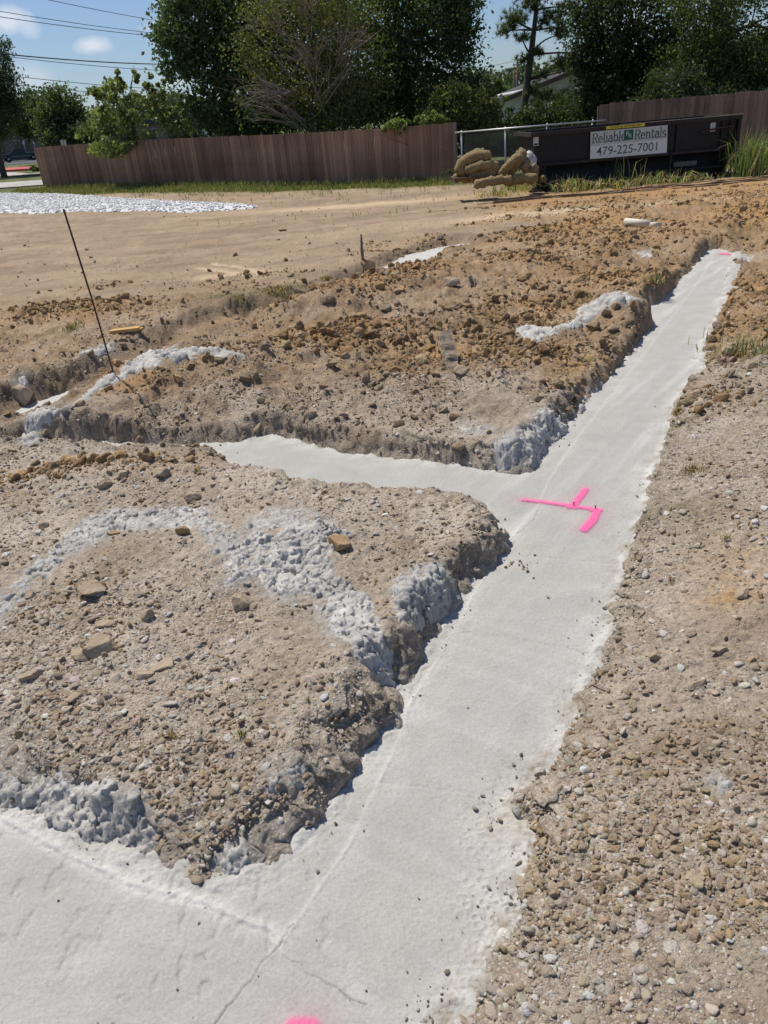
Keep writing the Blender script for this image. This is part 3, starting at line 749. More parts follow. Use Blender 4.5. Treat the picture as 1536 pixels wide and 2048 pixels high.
# ------------------------------------------------------------------ stone shapes
def icos(sub):
    import bmesh
    bm = bmesh.new(); bmesh.ops.create_icosphere(bm, subdivisions=sub, radius=1.0)
    V = np.array([v.co[:] for v in bm.verts]); Fq = np.array([[v.index for v in f.verts] for f in bm.faces]); bm.free()
    return V, Fq
ICO1, ICO2, ICO3, ICO4 = icos(1), icos(2), icos(3), icos(4)
def stone_shape(V, seed, cuts=7, flat=0.62, rough=0.12):
    r = np.random.default_rng(seed); V = V.copy()
    n = np.sin(V[:, 0]*2.3+seed)+np.cos(V[:, 1]*2.9+seed*1.7)+np.sin(V[:, 2]*2.6+seed*.6)
    V *= (1+rough*0.6*n)[:, None]
    for k in range(cuts):
        d = r.normal(size=3); d /= np.linalg.norm(d); lim = r.uniform(0.5, 0.85)
        s = V @ d; ov = np.maximum(s-lim, 0); V -= np.outer(ov*0.92, d)
    V *= np.array([1.0, r.uniform(0.5, 0.95), flat*r.uniform(0.7, 1.15)])
    return V/np.abs(V).max()
protos = bpy.data.collections.new('stone_shapes'); clods = bpy.data.collections.new('clod_shapes')
for k in range(9):
    V = stone_shape(ICO2[0], 500+k, 13, 0.55)
    me = mesh_np('stone', V, ICO2[1], M_PEB, False); protos.objects.link(bpy.data.objects.new('stone_shape', me))
for k in range(7):
    V, Fq = ICO3; r = np.random.default_rng(700+k)
    d = stone_shape(V, 700+k, 9, 0.72, 0.2)
    q = d*3.0
    d = d*(1+0.05*np.sin(q[:, 0]*3+k)*np.cos(q[:, 1]*4)+0.04*np.sin(q[:, 2]*9+q[:, 0]*7)+0.035*r.normal(size=len(d)))[:, None]
    me = mesh_np('clod', d, Fq, M_PEB, False); clods.objects.link(bpy.data.objects.new('clod_shape', me))

def scatter(name, x, y, z, size, tint, coll, nshape, label, cat, tilt=0.35, flat=None):
    n = len(x)
    me = bpy.data.meshes.new(name); me.vertices.add(n)
    me.vertices.foreach_set('co', np.stack([x, y, z], 1).astype(np.float32).ravel())
    def A(nm, typ, data, key):
        a = me.attributes.new(nm, typ, 'POINT'); a.data.foreach_set(key, np.ascontiguousarray(data).ravel())
    A('rot', 'FLOAT_VECTOR', np.stack([rng.normal(0, tilt, n), rng.normal(0, tilt, n), rng.uniform(0, 2*pi, n)], 1).astype(np.float32), 'vector')
    sc = size[:, None]*rng.uniform(0.75, 1.25, (n, 3)); A('scl', 'FLOAT_VECTOR', sc.astype(np.float32), 'vector')
    A('pick', 'INT', rng.integers(0, nshape, n).astype(np.int32), 'value')
    A('tint', 'FLOAT_COLOR', np.concatenate([tint, np.ones((n, 1))], 1).astype(np.float32), 'color')
    o = link(name, me)
    ng = bpy.data.node_groups.new(name+'_spread', 'GeometryNodeTree')
    ng.interface.new_socket('Geometry', in_out='INPUT', socket_type='NodeSocketGeometry')
    ng.interface.new_socket('Geometry', in_out='OUTPUT', socket_type='NodeSocketGeometry')
    N = ng.nodes; L = ng.links
    gi = N.new('NodeGroupInput'); go = N.new('NodeGroupOutput')
    ci = N.new('GeometryNodeCollectionInfo'); ci.inputs['Collection'].default_value = coll
    ci.inputs['Separate Children'].default_value = True; ci.inputs['Reset Children'].default_value = True
    ip = N.new('GeometryNodeInstanceOnPoints'); ip.inputs['Pick Instance'].default_value = True
    def NA(nm, typ):
        a = N.new('GeometryNodeInputNamedAttribute'); a.data_type = typ; a.inputs['Name'].default_value = nm
        return a.outputs['Attribute']
    L.new(gi.outputs[0], ip.inputs['Points']); L.new(ci.outputs[0], ip.inputs['Instance'])
    L.new(NA('pick', 'INT'), ip.inputs['Instance Index']); L.new(NA('rot', 'FLOAT_VECTOR'), ip.inputs['Rotation'])
    L.new(NA('scl', 'FLOAT_VECTOR'), ip.inputs['Scale']); L.new(ip.outputs[0], go.inputs[0])
    md = o.modifiers.new('spread', 'NODES'); md.node_group = ng
    tag(o, label, cat, None, 'stuff'); return o

def pal(n, cols, jit=0.10):
    cols = np.array(cols); k = rng.integers(0, len(cols), n)
    return np.clip(cols[k]*rng.normal(1, jit, (n, 1))*rng.normal(1, 0.03, (n, 3)), 0.03, 0.85)
LIMEC = [(0.52, 0.44, 0.35), (0.58, 0.51, 0.42), (0.46, 0.375, 0.28), (0.42, 0.33, 0.24), (0.66, 0.60, 0.52), (0.50, 0.43, 0.35), (0.50, 0.40, 0.29), (0.44, 0.355, 0.26), (0.74, 0.70, 0.63)]
def sample(n, ymin, ymax, power=1.6):
    u = rng.random(n); y = (ymin**(1-power)+u*(ymax**(1-power)-ymin**(1-power)))**(1/(1-power))
    x = rng.uniform(-1, 1, n)*wid(y)
    return x, y
# gravel: density falls with distance, sizes grow slowly
def gravel(name, side, n, label, seed):
    x, y = sample(n, 0.7, 8.5, 1.75)
    z, sdA, sdB, o, sand, n1, n2 = terrain(x, y)
    T = np.array(TR_C); xt = np.interp(y, T[:, 1], T[:, 0])
    m = (sdA > 0.015) & (sdB > 0.02) & ((x > xt) if side > 0 else (x <= xt))
    dens = np.clip(1-0.85*o, 0, 1)*np.clip(0.65+1.0*fbm(x, y, 1.7, 3, 95)+0.5*n2, 0.12, 1)*(1-0.8*sstep(5.5, 8, y))
    for P in SPILLP:
        dens = np.where(poly_sd(x, y, P, 0.2) < 0.01, 0.0, dens)
    m &= rng.random(n) < dens
    x, y, z = x[m], y[m], z[m]; k = len(x)
    r = 0.0021*(rng.pareto(2.15, k)+1)*(0.75+0.28*y); r = np.minimum(r, 0.013+0.010*rng.random(k))
    tint = pal(k, LIMEC)
    small = r < 0.005
    tint[small] *= rng.uniform(0.85, 1.3, (small.sum(), 1))
    scatter(name, x, y, z+r*0.02, r, tint, protos, 9, label, 'gravel')
gravel('gravel', -1, 190000, 'tan and white limestone gravel over the soil left of the long trench', 1)
gravel('gravel', 1, 190000, 'mixed limestone gravel covering the bank right of the long trench', 2)
# clods of clay and soil
def clodfield(name, n, ymin, ymax, fn, rmin, rmax, cols, label, alpha=2.0, sp=1.5):
    x, y = sample(n, ymin, ymax, sp)
    z, sdA, sdB, o, sand, n1, n2 = terrain(x, y)
    d = fn(x, y, o, sand, n1, n2)*(sdA > 0.03)*(sdB > -0.2)
    for P in SPILLP: d = np.where(poly_sd(x, y, P, 0.2) < 0.0, 0.0, d)
    m = rng.random(n) < d
    x, y, z, o = x[m], y[m], z[m], o[m]; k = len(x)
    r = np.minimum(rmin*(rng.pareto(alpha, k)+1), rmax*np.where(y < 3.8, 0.36, 1.0))
    tn = pal(k, cols, 0.13)*np.where(y < 3.8, 1.22, 1.0)[:, None]
    scatter(name, x, y, z+r*0.15, r, tn, clods, 7, label, 'soil', 0.7)
clodfield('clay_clods', 360000, 3.6, 18, lambda x, y, o, s, a, b: np.clip(o*1.5-0.08, 0, 1)*np.clip(0.5+b*1.6, 0.1, 1), 0.0062, 0.055,
          [(0.40, 0.255, 0.12), (0.45, 0.30, 0.145), (0.34, 0.22, 0.11), (0.32, 0.215, 0.125), (0.46, 0.335, 0.19)], 'crumbled orange clay clods over the dug heaps')
clodfield('soil_clods', 210000, 1.0, 14, lambda x, y, o, s, a, b: np.clip(0.35+b*1.3, 0.02, 1)*(1-0.93*s)*(0.22+0.78*sstep(3.6, 4.6, y)), 0.0045+0.0, 0.042,
          [(0.37, 0.285, 0.19), (0.32, 0.24, 0.155), (0.42, 0.33, 0.225), (0.38, 0.275, 0.165)], 'brown soil crumbs scattered over the dug ground')
clodfield('dirt_crumbs', 9000, 8, 24, lambda x, y, o, s, a, b: 0.16*s*np.clip(0.1+a*2.5, 0, 1)+0.25*(1-s), 0.012, 0.045,
          [(0.42, 0.33, 0.23), (0.38, 0.29, 0.20), (0.34, 0.26, 0.175)], 'loose dirt crumbs on the graded soil further back', 2.4, 1.2)
# crumbs that fell on the concrete along its right edge
x, y = sample(60000, 0.8, 9, 1.6); sd = poly_sd(x, y, FOOT_A, 0.8)
T = np.array(TR_C); xt = np.interp(y, T[:, 1], T[:, 0])
m = (sd < 0.0) & (rng.random(len(x)) < np.where(x > xt, 0.55*np.exp(sd/0.035), 0.30*np.exp(sd/0.03))*np.clip(0.3+2*fbm(x, y, 5, 3, 391), 0, 1)+0.0025)
for (px, py, r) in ((1060, 1130, 0.07), (1025, 1125, 0.05), (1010, 1590, .06), (985, 1640, .03), (1040, 1520, .05)):
    cx, cy = G(px, py); m |= (sd < 0) & (rng.random(len(x)) < 0.5*np.exp(-((x-cx)**2+(y-cy)**2)/r**2))
x, y = x[m], y[m]; k = len(x); r = np.minimum(0.0018*(rng.pareto(2.2, k)+1)*(0.8+0.2*y), 0.010)*np.where(np.hypot(x-G(1030, 1125)[0], y-G(1030, 1125)[1]) < .15, 1.6, 1)
scatter('crumbs', x, y, r*0.3+0.002, r, pal(k, [(0.30, 0.24, 0.17), (0.38, 0.31, 0.23), (0.22, 0.17, 0.12), (0.45, 0.40, 0.33)]), protos, 9, 'fine dirt crumbs fallen on the edges of the concrete', 'dirt')
# ================================================================== rocks and bits one can pick out
def rock(px, py, wpx, mat, label, asp=0.8, hgt=0.5, rz=0.0, name='rock', cat='rock', tilt=0.0, sub=ICO4, cuts=7, rough=0.15, group=None):
    x, y, z = GT(px, py); s = wpx*mpp(px, py, y)*0.5
    sd = int(px*7+py); r = np.random.default_rng(sd)
    V = sub[0].copy()
    V *= (1+rough*0.5*(np.sin(V[:, 0]*2.1+sd)+np.cos(V[:, 1]*2.6+sd)+np.sin(V[:, 2]*2.2+sd*2)))[:, None]
    for k in range(cuts):
        d = r.normal(size=3); d /= np.linalg.norm(d); q = V @ d; V -= np.outer(np.maximum(q-r.uniform(0.45, 0.8), 0)*0.95, d)
    q = V*5+sd
    V *= (1+0.035*np.sin(q[:, 0]*2)*np.cos(q[:, 1]*2.3)+0.02*np.sin(q[:, 2]*5+q[:, 1]*3)+0.012*r.normal(size=len(V)))[:, None]
    V /= np.abs(V[:, 0]).max(); V *= np.array([1, asp, hgt])
    me = mesh_np(name, V*s, sub[1], mat, False)
    o = link(name, me, None, (x, y, z+s*hgt*0.35)); o.rotation_euler = (tilt, 0, radians(rz))
    tag(o, label, cat, group)
for a in [
 (192, 1192, 62, M_CLAYROCK, 'angular tan rock with a shaded right face under the grey concrete arc', .75, .55, 20),
 (482, 1212, 46, M_CLAYROCK, 'pointed brown rock just below the left lobe of the big concrete spill', .9, .7, 60),
 (682, 1098, 50, M_ORROCK, 'rounded orange-brown rock at the upper right edge of the big concrete spill', .85, .7, 0),
 (205, 1302, 84, M_CLAYROCK, 'largest cracked tan clay slab on the left gravel mound', .8, .5, 35),
 (165, 1320, 50, M_CLAYROCK, 'thin tan shard leaning on the left side of the largest clay slab', .7, .28, -30),
 (205, 1255, 60, M_CLAYROCK, 'flat tan clay plate just behind the largest clay slab', .5, .25, 10),
 (60, 1358, 52, M_CLAYROCK, 'wedge shaped tan rock near the left edge of the gravel mound', .7, .6, 15),
 (283, 1350, 52, M_CLAYROCK, 'flat tan clay plate right of a narrow crack, mid left', .8, .22, 10),
 (330, 1335, 60, M_CLAYROCK, 'broad flat tan clay plate beside the narrow crack, right half', .75, .2, 30),
 (150, 1408, 34, M_CLAYROCK, 'small tan wedge below the largest clay slab', .7, .5, 60),
 (345, 1412, 36, M_LIME, 'pale flat stone in the lower middle of the left gravel mound', .6, .35, 5),
 (296, 1240, 26, M_CLAYROCK, 'small upright tan stone between the arc and the clay slab', .9, .8, 0),
 (247, 955, 30, M_CLAYROCK, 'tan clod on top of the left mound near its upper edge', .6, .5, 10),
 (322, 955, 42, M_CLAYROCK, 'broad tan clod on the left mound just above the concrete arc', .7, .55, -10),
 (212, 972, 36, M_CLAYROCK, 'elongated dark tan clod left of the other clods on the mound', .5, .5, 40),
 (385, 1003, 40, M_CLAYROCK, 'tan clod touching the top of the concrete arc', .6, .5, 20),
 (365, 1066, 32, M_ORROCK, 'brown clod tucked under the top of the concrete arc', .6, .5, 10),
 (228, 1068, 26, M_ORROCK, 'orange clod under the left bend of the concrete arc', .7, .55, 0),
 (85, 1055, 28, M_CLAYROCK, 'brown clod left of the concrete arc', .8, .6, 30),
 (62, 1195, 22, M_CLAYROCK, 'small brown stone by the lower left end of the arc', .8, .6, 30),
 (985, 1640, 50, M_LIME, 'clump of grey gravel and grout sitting on the edge of the footing', .75, .5, 20),
 (1040, 1487, 14, M_ORROCK, 'small brown pebble lying alone on the long footing', .8, .7, 0),
 (394, 1827, 17, M_DARKROCK, 'small dark grey stone lying on the wide slab', .8, .5, 30),
 (440, 1788, 14, M_DARKROCK, 'tiny dark stone beside the corner where slab and footing meet', .6, .5, 0),
 (1458, 706, 42, M_CLAYROCK, 'tan boulder on the right bank beside the dark turf', .7, .55, 0),
 (1438, 1308, 42, M_CLAYROCK, 'flat oval brown stone on the right bank', .55, .4, 15),
 (1392, 1381, 46, M_CLAYROCK, 'long flat brown stone tilted on the right bank', .35, .3, 20),
 (1310, 1320, 28, M_CLAYROCK, 'small dark faced stone left of the flat oval stone', .7, .6, 20),
 (1485, 1190, 34, M_CLAYROCK, 'brown stone on the upper right bank near the picture edge', .8, .6, 10),
 (1385, 1765, 44, M_CLAYROCK, 'flat fan shaped tan stone on the lower right bank', .75, .3, -10),
 (1320, 1738, 14, M_LIME, 'white pebble left of the fan shaped stone', .8, .7, 0),
 (1255, 1440, 20, M_LIME, 'round white stone in the middle of the right bank', .8, .6, 0),
 (1245, 1470, 22, M_LIME, 'second round white stone just below the other on the right bank', .6, .6, 70),
 (1485, 1556, 26, M_LIME, 'pale rounded stone by the blue-grey splash on the right bank', .7, .6, 0),
 (972, 1998, 40, M_LIME, 'pale blocky stone at the lower edge of the right bank', 1.0, .6, 60),
 (950, 2020, 34, M_LIME, 'pale pointed stone left of the blocky stone at the bottom', .8, .5, 100),
 (1330, 1945, 34, M_LIME, 'grey-tan blocky stone near the bottom of the right bank', .9, .5, 30),
 (1260, 1970, 32, M_LIME, 'pale triangular stone near the bottom of the right bank', .8, .5, 80),
 (1240, 1000, 0.1, M_LIME, '', 1, 1, 0),
 (1040, 1600, 24, M_LIME, 'pale pebble on the fallen dirt by the footing edge', .7, .6, 0),
 (1078, 1548, 30, M_LIME, 'oval pale stone at the lip of the right bank', .6, .5, 40),
 (1432, 552, 9, M_ORROCK, 'small brown clod lying on the far part of the footing', .9, .8, 0),
 (900, 572, 44, M_CLAYROCK, 'tan slab of clay lying on top of the orange heap', .6, .5, 10),
 (925, 748, 34, M_CLAYROCK, 'tan lump right of the short weathered board', .8, .6, 0),
 (665, 735, 40, M_SOD, 'dark rounded sod lump at the foot of the heap', .9, .8, 0),
 (530, 700, 42, M_SOD, 'dark overhanging sod slab left of the heap', .5, .5, 10),
 (735, 540, 34, M_ORROCK, 'golden clay lump at the old trench edge', .8, .6, 0),
 (722, 672, 30, M_ORROCK, 'orange clay block in the middle of the heap', .7, .7, 0),
 (600, 588, 40, M_SOD, 'dark brown clod standing at the lip of the old trench', .8, .9, 0),
 (655, 610, 52, M_SOD, 'big dark brown clod pile left on the heap', .8, .7, 30),
 (770, 625, 40, M_SOD, 'brown clod at the centre of the heap', .8, .7, 60),
 (45, 798, 54, M_CLAYROCK, 'broken tan clay block at the left edge below the dollop', .8, .6, 0),
 (160, 810, 30, M_SOD, 'dark clod between the white heap and ridge', .8, .6, 0),
 (880, 480, 26, M_SOD, 'small dark clod on the far side of the heap', .8, .9, 0),
 (1395, 580, 28, M_SOD, 'brown clod beside the narrow far trench', .8, .6, 0),
 (565, 462, 26, M_SOD, 'dark clod of dried weeds on the sandy ground', .6, .35, 0),
]:
    if a[2] > 1: rock(a[0], a[1], a[2]*(.72 if a[3] is M_SOD else 1), a[3], a[4], a[5], a[6]*(.8 if a[3] is M_SOD else 1.15), a[7], cuts=9, rough=.3 if a[3] is M_SOD else .15)

def rod(name, mat, pts, rad, label, cat, n=8, group=None, tip=None):
    b = MB(); b.tube(pts, rad, n); o = b.build(name, mat, None, True); tag(o, label, cat, group); return o
M_RUST = simple('rusty_steel', (0.075, 0.045, 0.032), 0.75, 0.35, 30, 0.001)
x, y, z = GT(228, 745); q = D(127, 418, y-0.25)
rod('steel_rod', M_RUST, [(x, y, z-0.15), tuple((Vector((x, y, z))+q)/2+Vector((0.004, 0, 0.004))), tuple(q)], 0.0065, 'thin rusty steel rod leaning left out of the soil', 'rod')
x, y, z = GT(728, 533); q = D(722, 468, y)
rod('wooden_stake', simple('grey_wood', (0.20, 0.155, 0.11), 0.9, 0.35, 14), [(x, y, z-0.1), (x-.01, y, (z+q.z)/2), tuple(q)], [0.022, 0.02, 0.014], 'short grey wooden stake standing at the old trench', 'stake')
x, y, z = GT(478, 921)
rod('nail_stake', M_RUST, [(x, y, z-.02), (x-.002, y, z+.05)], 0.003, 'short thin nail at the left tip of the cross trench', 'nail')

# weathered board on the heap
x, y, z = GT(898, 728); b = MB()
W = 0.045; Lh = 0.155; sec = []
for k in range(15):
    t = -1+2*k/14; w = W*(0.95+0.12*sin(k*2.1)); h = 0.022+0.004*sin(k*1.7)
    sec.append([(-w, t*Lh, 0), (w*.95, t*Lh+0.006*sin(k*3), 0), (w, t*Lh, h), (w*.2, t*Lh, h+.006*cos(k*1.3)), (-w*.6, t*Lh, h*1.05)])
for s_ in sec: b.v += s_
for k in range(14):
    for j in range(5): b.f.append((k*5+j, k*5+(j+1) % 5, k*5+5+(j+1) % 5, k*5+5+j))
b.f += [(4, 3, 2, 1, 0), tuple(70+j for j in range(5))]
M_DRIFT = simple('weathered_wood', (0.25, 0.20, 0.15), 0.92, 0.3, 16, 0.004, vec=(3, .35, 3))
o = b.build('wood_scrap', M_DRIFT, None, False, (x, y, z+0.085)); o.rotation_euler = (radians(34), 0, radians(3)); o.scale = (1.15, 1.2, 1.5)
tag(o, 'short weathered wood board lying on the orange clay heap', 'wood scrap')
# yellow lumber scrap by the rod
x, y, z = GT(255, 668); b = MB(); b.box(-.16, .14, -.035, .035, 0, .03); b.box(.145, .17, -.03, .02, 0, .02)
o = b.build('wood_scrap', simple('fresh_lumber', (0.52, 0.33, 0.12), 0.8, 0.2, 12, vec=(.4, 3, 3)), None, False, (x, y, z+.01)); o.rotation_euler = (0.05, -.06, radians(-8))
tag(o, 'fresh yellow lumber scrap lying behind the thin metal rod', 'wood scrap')

# broken PVC pipe on the far ground
M_PVC = simple('dirty_pvc', (0.60, 0.56, 0.46), 0.55, 0.18, 9)
x, y, z = GT(1282, 455); root = empty('plastic_pipe', (x, y, z)); tag(root, 'short dirty white plastic pipe with a flared broken end on the clay', 'pipe')
b = MB(); L_ = 0.27
def shell(b, x0, x1, r0, r1, a0, a1, n=18, th=0.005):
    vs = []
    for (xx, r) in ((x0, r0), (x1, r1)):
        for k in range(n+1):
            t = a0+(a1-a0)*k/n; vs.append((xx, r*cos(t), r*sin(t)+r0)); 
    for (xx, r) in ((x0, r0-th), (x1, r1-th)):
        for k in range(n+1):
            t = a0+(a1-a0)*k/n; vs.append((xx, r*cos(t), r*sin(t)+r0))
    m = n+1; fs = []
    for k in range(n):
        fs += [(k, k+1, m+k+1, m+k), (2*m+k+1, 2*m+k, 3*m+k, 3*m+k+1), (k+1, k, 2*m+k, 2*m+k+1), (m+k, m+k+1, 3*m+k+1, 3*m+k)]
    fs += [(0, m, 3*m, 2*m), (n, 2*m+n, 3*m+n, m+n)]
    b.add(vs, fs)
shell(b, -L_, L_*0.62, .055, .055, 0, 2*pi); b.build('pipe_wall', M_PVC, root, True)
b = MB(); shell(b, L_*0.62, L_*1.1, .055, .068, pi*.75, pi*2.1); b.build('broken_flare', M_PVC, root, True)
qa = GT(1252, 446); qb = GT(1312, 463); root.rotation_euler = (0.1, 0.05, max(radians(-50), math.atan2(qb[1]-qa[1], qb[0]-qa[0])))

# long steel bars lying in front of the dumpster
for k in range(7):
    yy = GT(1250, 384)[1]-0.35+0.13*k; x0 = 2.9+0.5*random.random(); x1 = 11.0+1.5*random.random(); pts = []
    for j in range(13):
        xx = x0+(x1-x0)*j/12; pts.append((xx, yy+0.08*sin(j*.7+k*1.3)+0.02*j*(k-3)*.3, hz(xx, yy)+0.012+0.012*abs(sin(j+k))))
    rod('steel_bar', M_RUST, pts, 0.009, ['nearest', 'second nearest', 'third', 'middle', 'fifth', 'second farthest', 'farthest'][k]+' long dark steel bar lying on the ground before the dumpster', 'steel bar', 6, 'steel bars on the ground')

# ================================================================== wooden fences
def wood_fence_mat(name, c1, c2, c3):
    m = MN(name, 0.9, 0.2)
    r = m.rand(); v = m.coord('Object', (14, 14, 0.9))
    gr = m.ramp(m.noise(2.2, 7, 0.7, v), 0.3, 0.7)
    a = m.mix(r, c1, c2); a = m.mix(m.ramp(gr, 0, 1, 0, .7), a, c3)
    vo = m.n.new('ShaderNodeTexNoise'); vo.inputs['Scale'].default_value = 0.35; vo.inputs['Detail'].default_value = 3
    g = m.n.new('ShaderNodeNewGeometry'); m.link(g.outputs['Position'], vo.inputs['Vector'])
    a = m.mix(1.0, a, m.ramp(vo.outputs['Fac'], .35, .65, .65, 1.3), 'MULTIPLY')
    a = m.mix(1.0, a, m.ramp(m.math('FRACT', m.math('MULTIPLY', r, 7.31)), 0, 1, .74, 1.2), 'MULTIPLY')
    kn = m.ramp(m.voro(2.6, vec=m.coord('Object', (4, 4, 1.6))), .16, .05, 0, .7)
    m.color(m.mix(kn, a, (0.03, 0.018, 0.012)))
    m.bump(m.noise(3, 6, .7, v), .5, .004); return m.m
M_FENCE = wood_fence_mat('stained_fence_wood', (0.17, 0.08, 0.045), (0.27, 0.14, 0.085), (0.40, 0.29, 0.22))
M_FENCE2 = wood_fence_mat('old_fence_wood', (0.17, 0.10, 0.075), (0.29, 0.19, 0.145), (0.36, 0.28, 0.235))
def board_mesh(name, w, h, t, mat, seed, ear):
    r = random.Random(seed); e = 0.028 if ear else 0.004
    b = MB(); tw = r.uniform(-.002, .002)
    b.prism([(-w/2, 0), (w/2, 0), (w/2+tw, h-e*1.0), (w/2-e+tw, h), (-w/2+e+tw, h), (-w/2+tw, h-e*1.0)], 'y', 0, t)
    me = b.mesh(name, mat); return me
def fence_base(x, y): return float(base_z(np.array([x]), np.array([y]))[0])
def wood_fence(name, A, B, H, label, mat, ear, seed, n, topvar=0.02, breaks=()):
    ax, ay = A; bx, by = B; L_ = sqrt((bx-ax)**2+(by-ay)**2); yaw = math.atan2(by-ay, bx-ax)
    root = empty(name, (ax, ay, fence_base(ax, ay)-0.03), yaw); tag(root, label, 'fence')
    z0 = fence_base(ax, ay); w = L_/n; r = random.Random(seed)
    Hs = [board_mesh('board', w-0.003, H, 0.017, mat, seed+k, ear) for k in range(8)]
    for k in range(n):
        t = (k+.5)*w; zz = fence_base(ax+(bx-ax)*t/L_, ay+(by-ay)*t/L_)-z0
        o = link('board', r.choice(Hs), root, (t, r.uniform(-.004, .004), zz+r.uniform(-topvar, topvar)))
        o.rotation_euler = (r.uniform(-.01, .01), r.uniform(-.003, .003), r.uniform(-.02, .02)); o.scale = (1, 1, 1)
    for hh in (0.3, H*0.55, H-0.25):
        b = MB(); K = 20
        for k in range(K):
            t0 = L_*k/K; t1 = L_*(k+1)/K; za = fence_base(ax+(bx-ax)*t0/L_, ay+(by-ay)*t0/L_)-z0; zb_ = fence_base(ax+(bx-ax)*t1/L_, ay+(by-ay)*t1/L_)-z0
            b.add([(t0, .03, hh+za), (t1, .03, hh+zb_), (t1, .07, hh+zb_), (t0, .07, hh+za), (t0, .03, hh+za+.09), (t1, .03, hh+zb_+.09), (t1, .07, hh+zb_+.09), (t0, .07, hh+za+.09)],
                  [(3, 2, 1, 0), (4, 5, 6, 7), (0, 1, 5, 4), (1, 2, 6, 5), (2, 3, 7, 6), (3, 0, 4, 7)])
        b.build('rail', mat, root)
    np_ = int(L_/2.4)+1; pm = MB().box(-.045, .045, .075, .165, -.3, H-.05).mesh('post', mat)
    for k in range(np_+1):
        t = min(L_-.05, L_*k/np_); link('post', pm, root, (t, 0, fence_base(ax+(bx-ax)*t/L_, ay+(by-ay)*t/L_)-z0))
    return root
fl = wood_fence('wooden_fence', FENCE_A, FENCE_C, 1.83, 'long reddish brown board fence running from the left side to the chain-link fence', M_FENCE, False, 3, 152, 0.012)
# end post, greyer and set beside the last board
b = MB(); b.box(-.05, .05, -.02, .07, -.2, 1.84); e = b.build('end_post', simple('grey_post', (0.22, 0.175, 0.15), .9, .3, 8, vec=(4, 4, .4)), fl, False, (sqrt(18.12**2+11**2)+.06, 0, fence_base(*FENCE_C)-fence_base(*FENCE_A)))
A2 = D(1198, 250, 26.5); wood_fence('wooden_fence', (A2.x, 26.5), (A2.x+9.5, 25.2), 2.0, 'dog-eared brown board fence rising behind the black dumpster', M_FENCE2, True, 9, 66, 0.02)
# a corner run of the left fence going away from the camera
# ------------------------------------------------------------------ chain-link fence
M_GALV = simple('galvanised_steel', (0.52, 0.53, 0.54), 0.45, 0.12, 12, 0, 0.6); M_WIRE = simple('fence_wire', (0.15, 0.155, 0.16), 0.5, 0.1, 12, 0, 0.5)
cA = Vector((3.55, 27.2, -.28)); top = D(905, 266, 27.2).z; cB = D(1200, 243, 26.4); cB = Vector((cB.x, 26.4, -.3))
cl = empty('chain_link_fence', tuple(cA), math.atan2(cB.y-cA.y, cB.x-cA.x)); tag(cl, 'low galvanised chain-link fence between the wooden fence and the dumpster', 'fence')
cL = (cB.xy-cA.xy).length; ch = top-cA.z
MB().tube([(-.15, 0, ch), (cL+.2, 0, ch)], .024, 10).build('top_rail', M_GALV, cl, True)
pm = MB().tube([(0, 0, -.3), (0, 0, ch-.01)], .03, 10).mesh('post', M_GALV, True); cm = MB().tube([(0, 0, ch-.03), (0, 0, ch+.02), (0, 0, ch+.05)], [.034, .034, .012], 10).mesh('post_cap', M_GALV, True)
for t in (0.05, cL*.32+.05, cL*.63, cL*.95):
    p = link('post', pm, cl, (t, .03, 0)); link('post_cap', cm, p)
wm = MB(); pitch = 0.070; hh = ch-.05
k = -int(hh/pitch)-1
while k*pitch < cL:
    for sgn in (1, -1):
        xa = k*pitch if sgn > 0 else k*pitch+hh; xb = xa+sgn*hh; za, zb_ = 0.03, hh
        if xa > xb: xa, xb, za, zb_ = xb, xa, zb_, za
        if xb > 0 and xa < cL:
            m_ = (zb_-za)/(xb-xa); x0 = max(xa, 0); x1 = min(xb, cL)
            wm.tube([(x0, .012*sgn*.2, za+m_*(x0-xa)), (x1, .012*sgn*.2, za+m_*(x1-xa))], .0026, 4, False)
    k += 1
w_ = wm.build('wire_mesh', M_WIRE, cl); w_['kind'] = 'stuff'

# ================================================================== roll-off dumpster
M_BLK = simple('black_dumpster_paint', (0.010, 0.0095, 0.011), 0.55, 0.5, 3, 0.002, spec=0.35)
M_BLK2 = simple('worn_black_paint', (0.035, 0.028, 0.026), 0.75, 0.5, 6, 0.002)
M_WORN = simple('scuffed_grey_edge', (0.30, 0.27, 0.25), 0.6, 0.4, 14)
M_WHITE = simple('white_sticker', (0.62, 0.62, 0.62), 0.5, 0.04, 3); 
dy = 21.5; pTL = D(1064, 262, dy); pTR = D(1484, 232, dy); pLL = D(1076, 329, dy)
gz = -.28; dz_top = (pTL.z+pTR.z)/2; DL = pTR.x-pTL.x
dump = empty('dumpster', (pTL.x, dy, gz), 0.0); tag(dump, 'long black roll-off dumpster with a white sign on its side', 'dumpster')
H_ = dz_top-gz; Lz = pLL.z-gz; print('DUMP', DL, H_, Lz, pTL.z, pTR.z)
b = MB(); x0, x1 = .06, DL-.12; wD = 2.2
b.box(x0, x1, 0, .05, Lz, H_-.10); b.box(x0, x1, wD-.05, wD, Lz, H_-.10); b.box(x0, x0+.05, .052, wD-.052, Lz, H_-.10); b.box(x1-.05, x1, .052, wD-.052, Lz, H_-.10); b.box(x0+.05, x1-.05, .052, wD-.052, Lz, Lz+.05)
b.build('body', M_BLK, dump)
b = MB(); b.box(-.04, DL, -.05, .06, H_-.098, H_); b.box(-.04, DL, wD-.06, wD+.05, H_-.098, H_); b.box(-.04, .07, .062, wD-.062, H_-.098, H_-.002); b.box(DL-.11, DL, .062, wD-.062, H_-.098, H_-.002)
b.build('top_rail', M_BLK2, dump)
b = MB(); b.box(DL*.42, DL+.02, -.055, .0, H_+.002, H_+.012); b.build('rail_edge', M_WORN, dump)
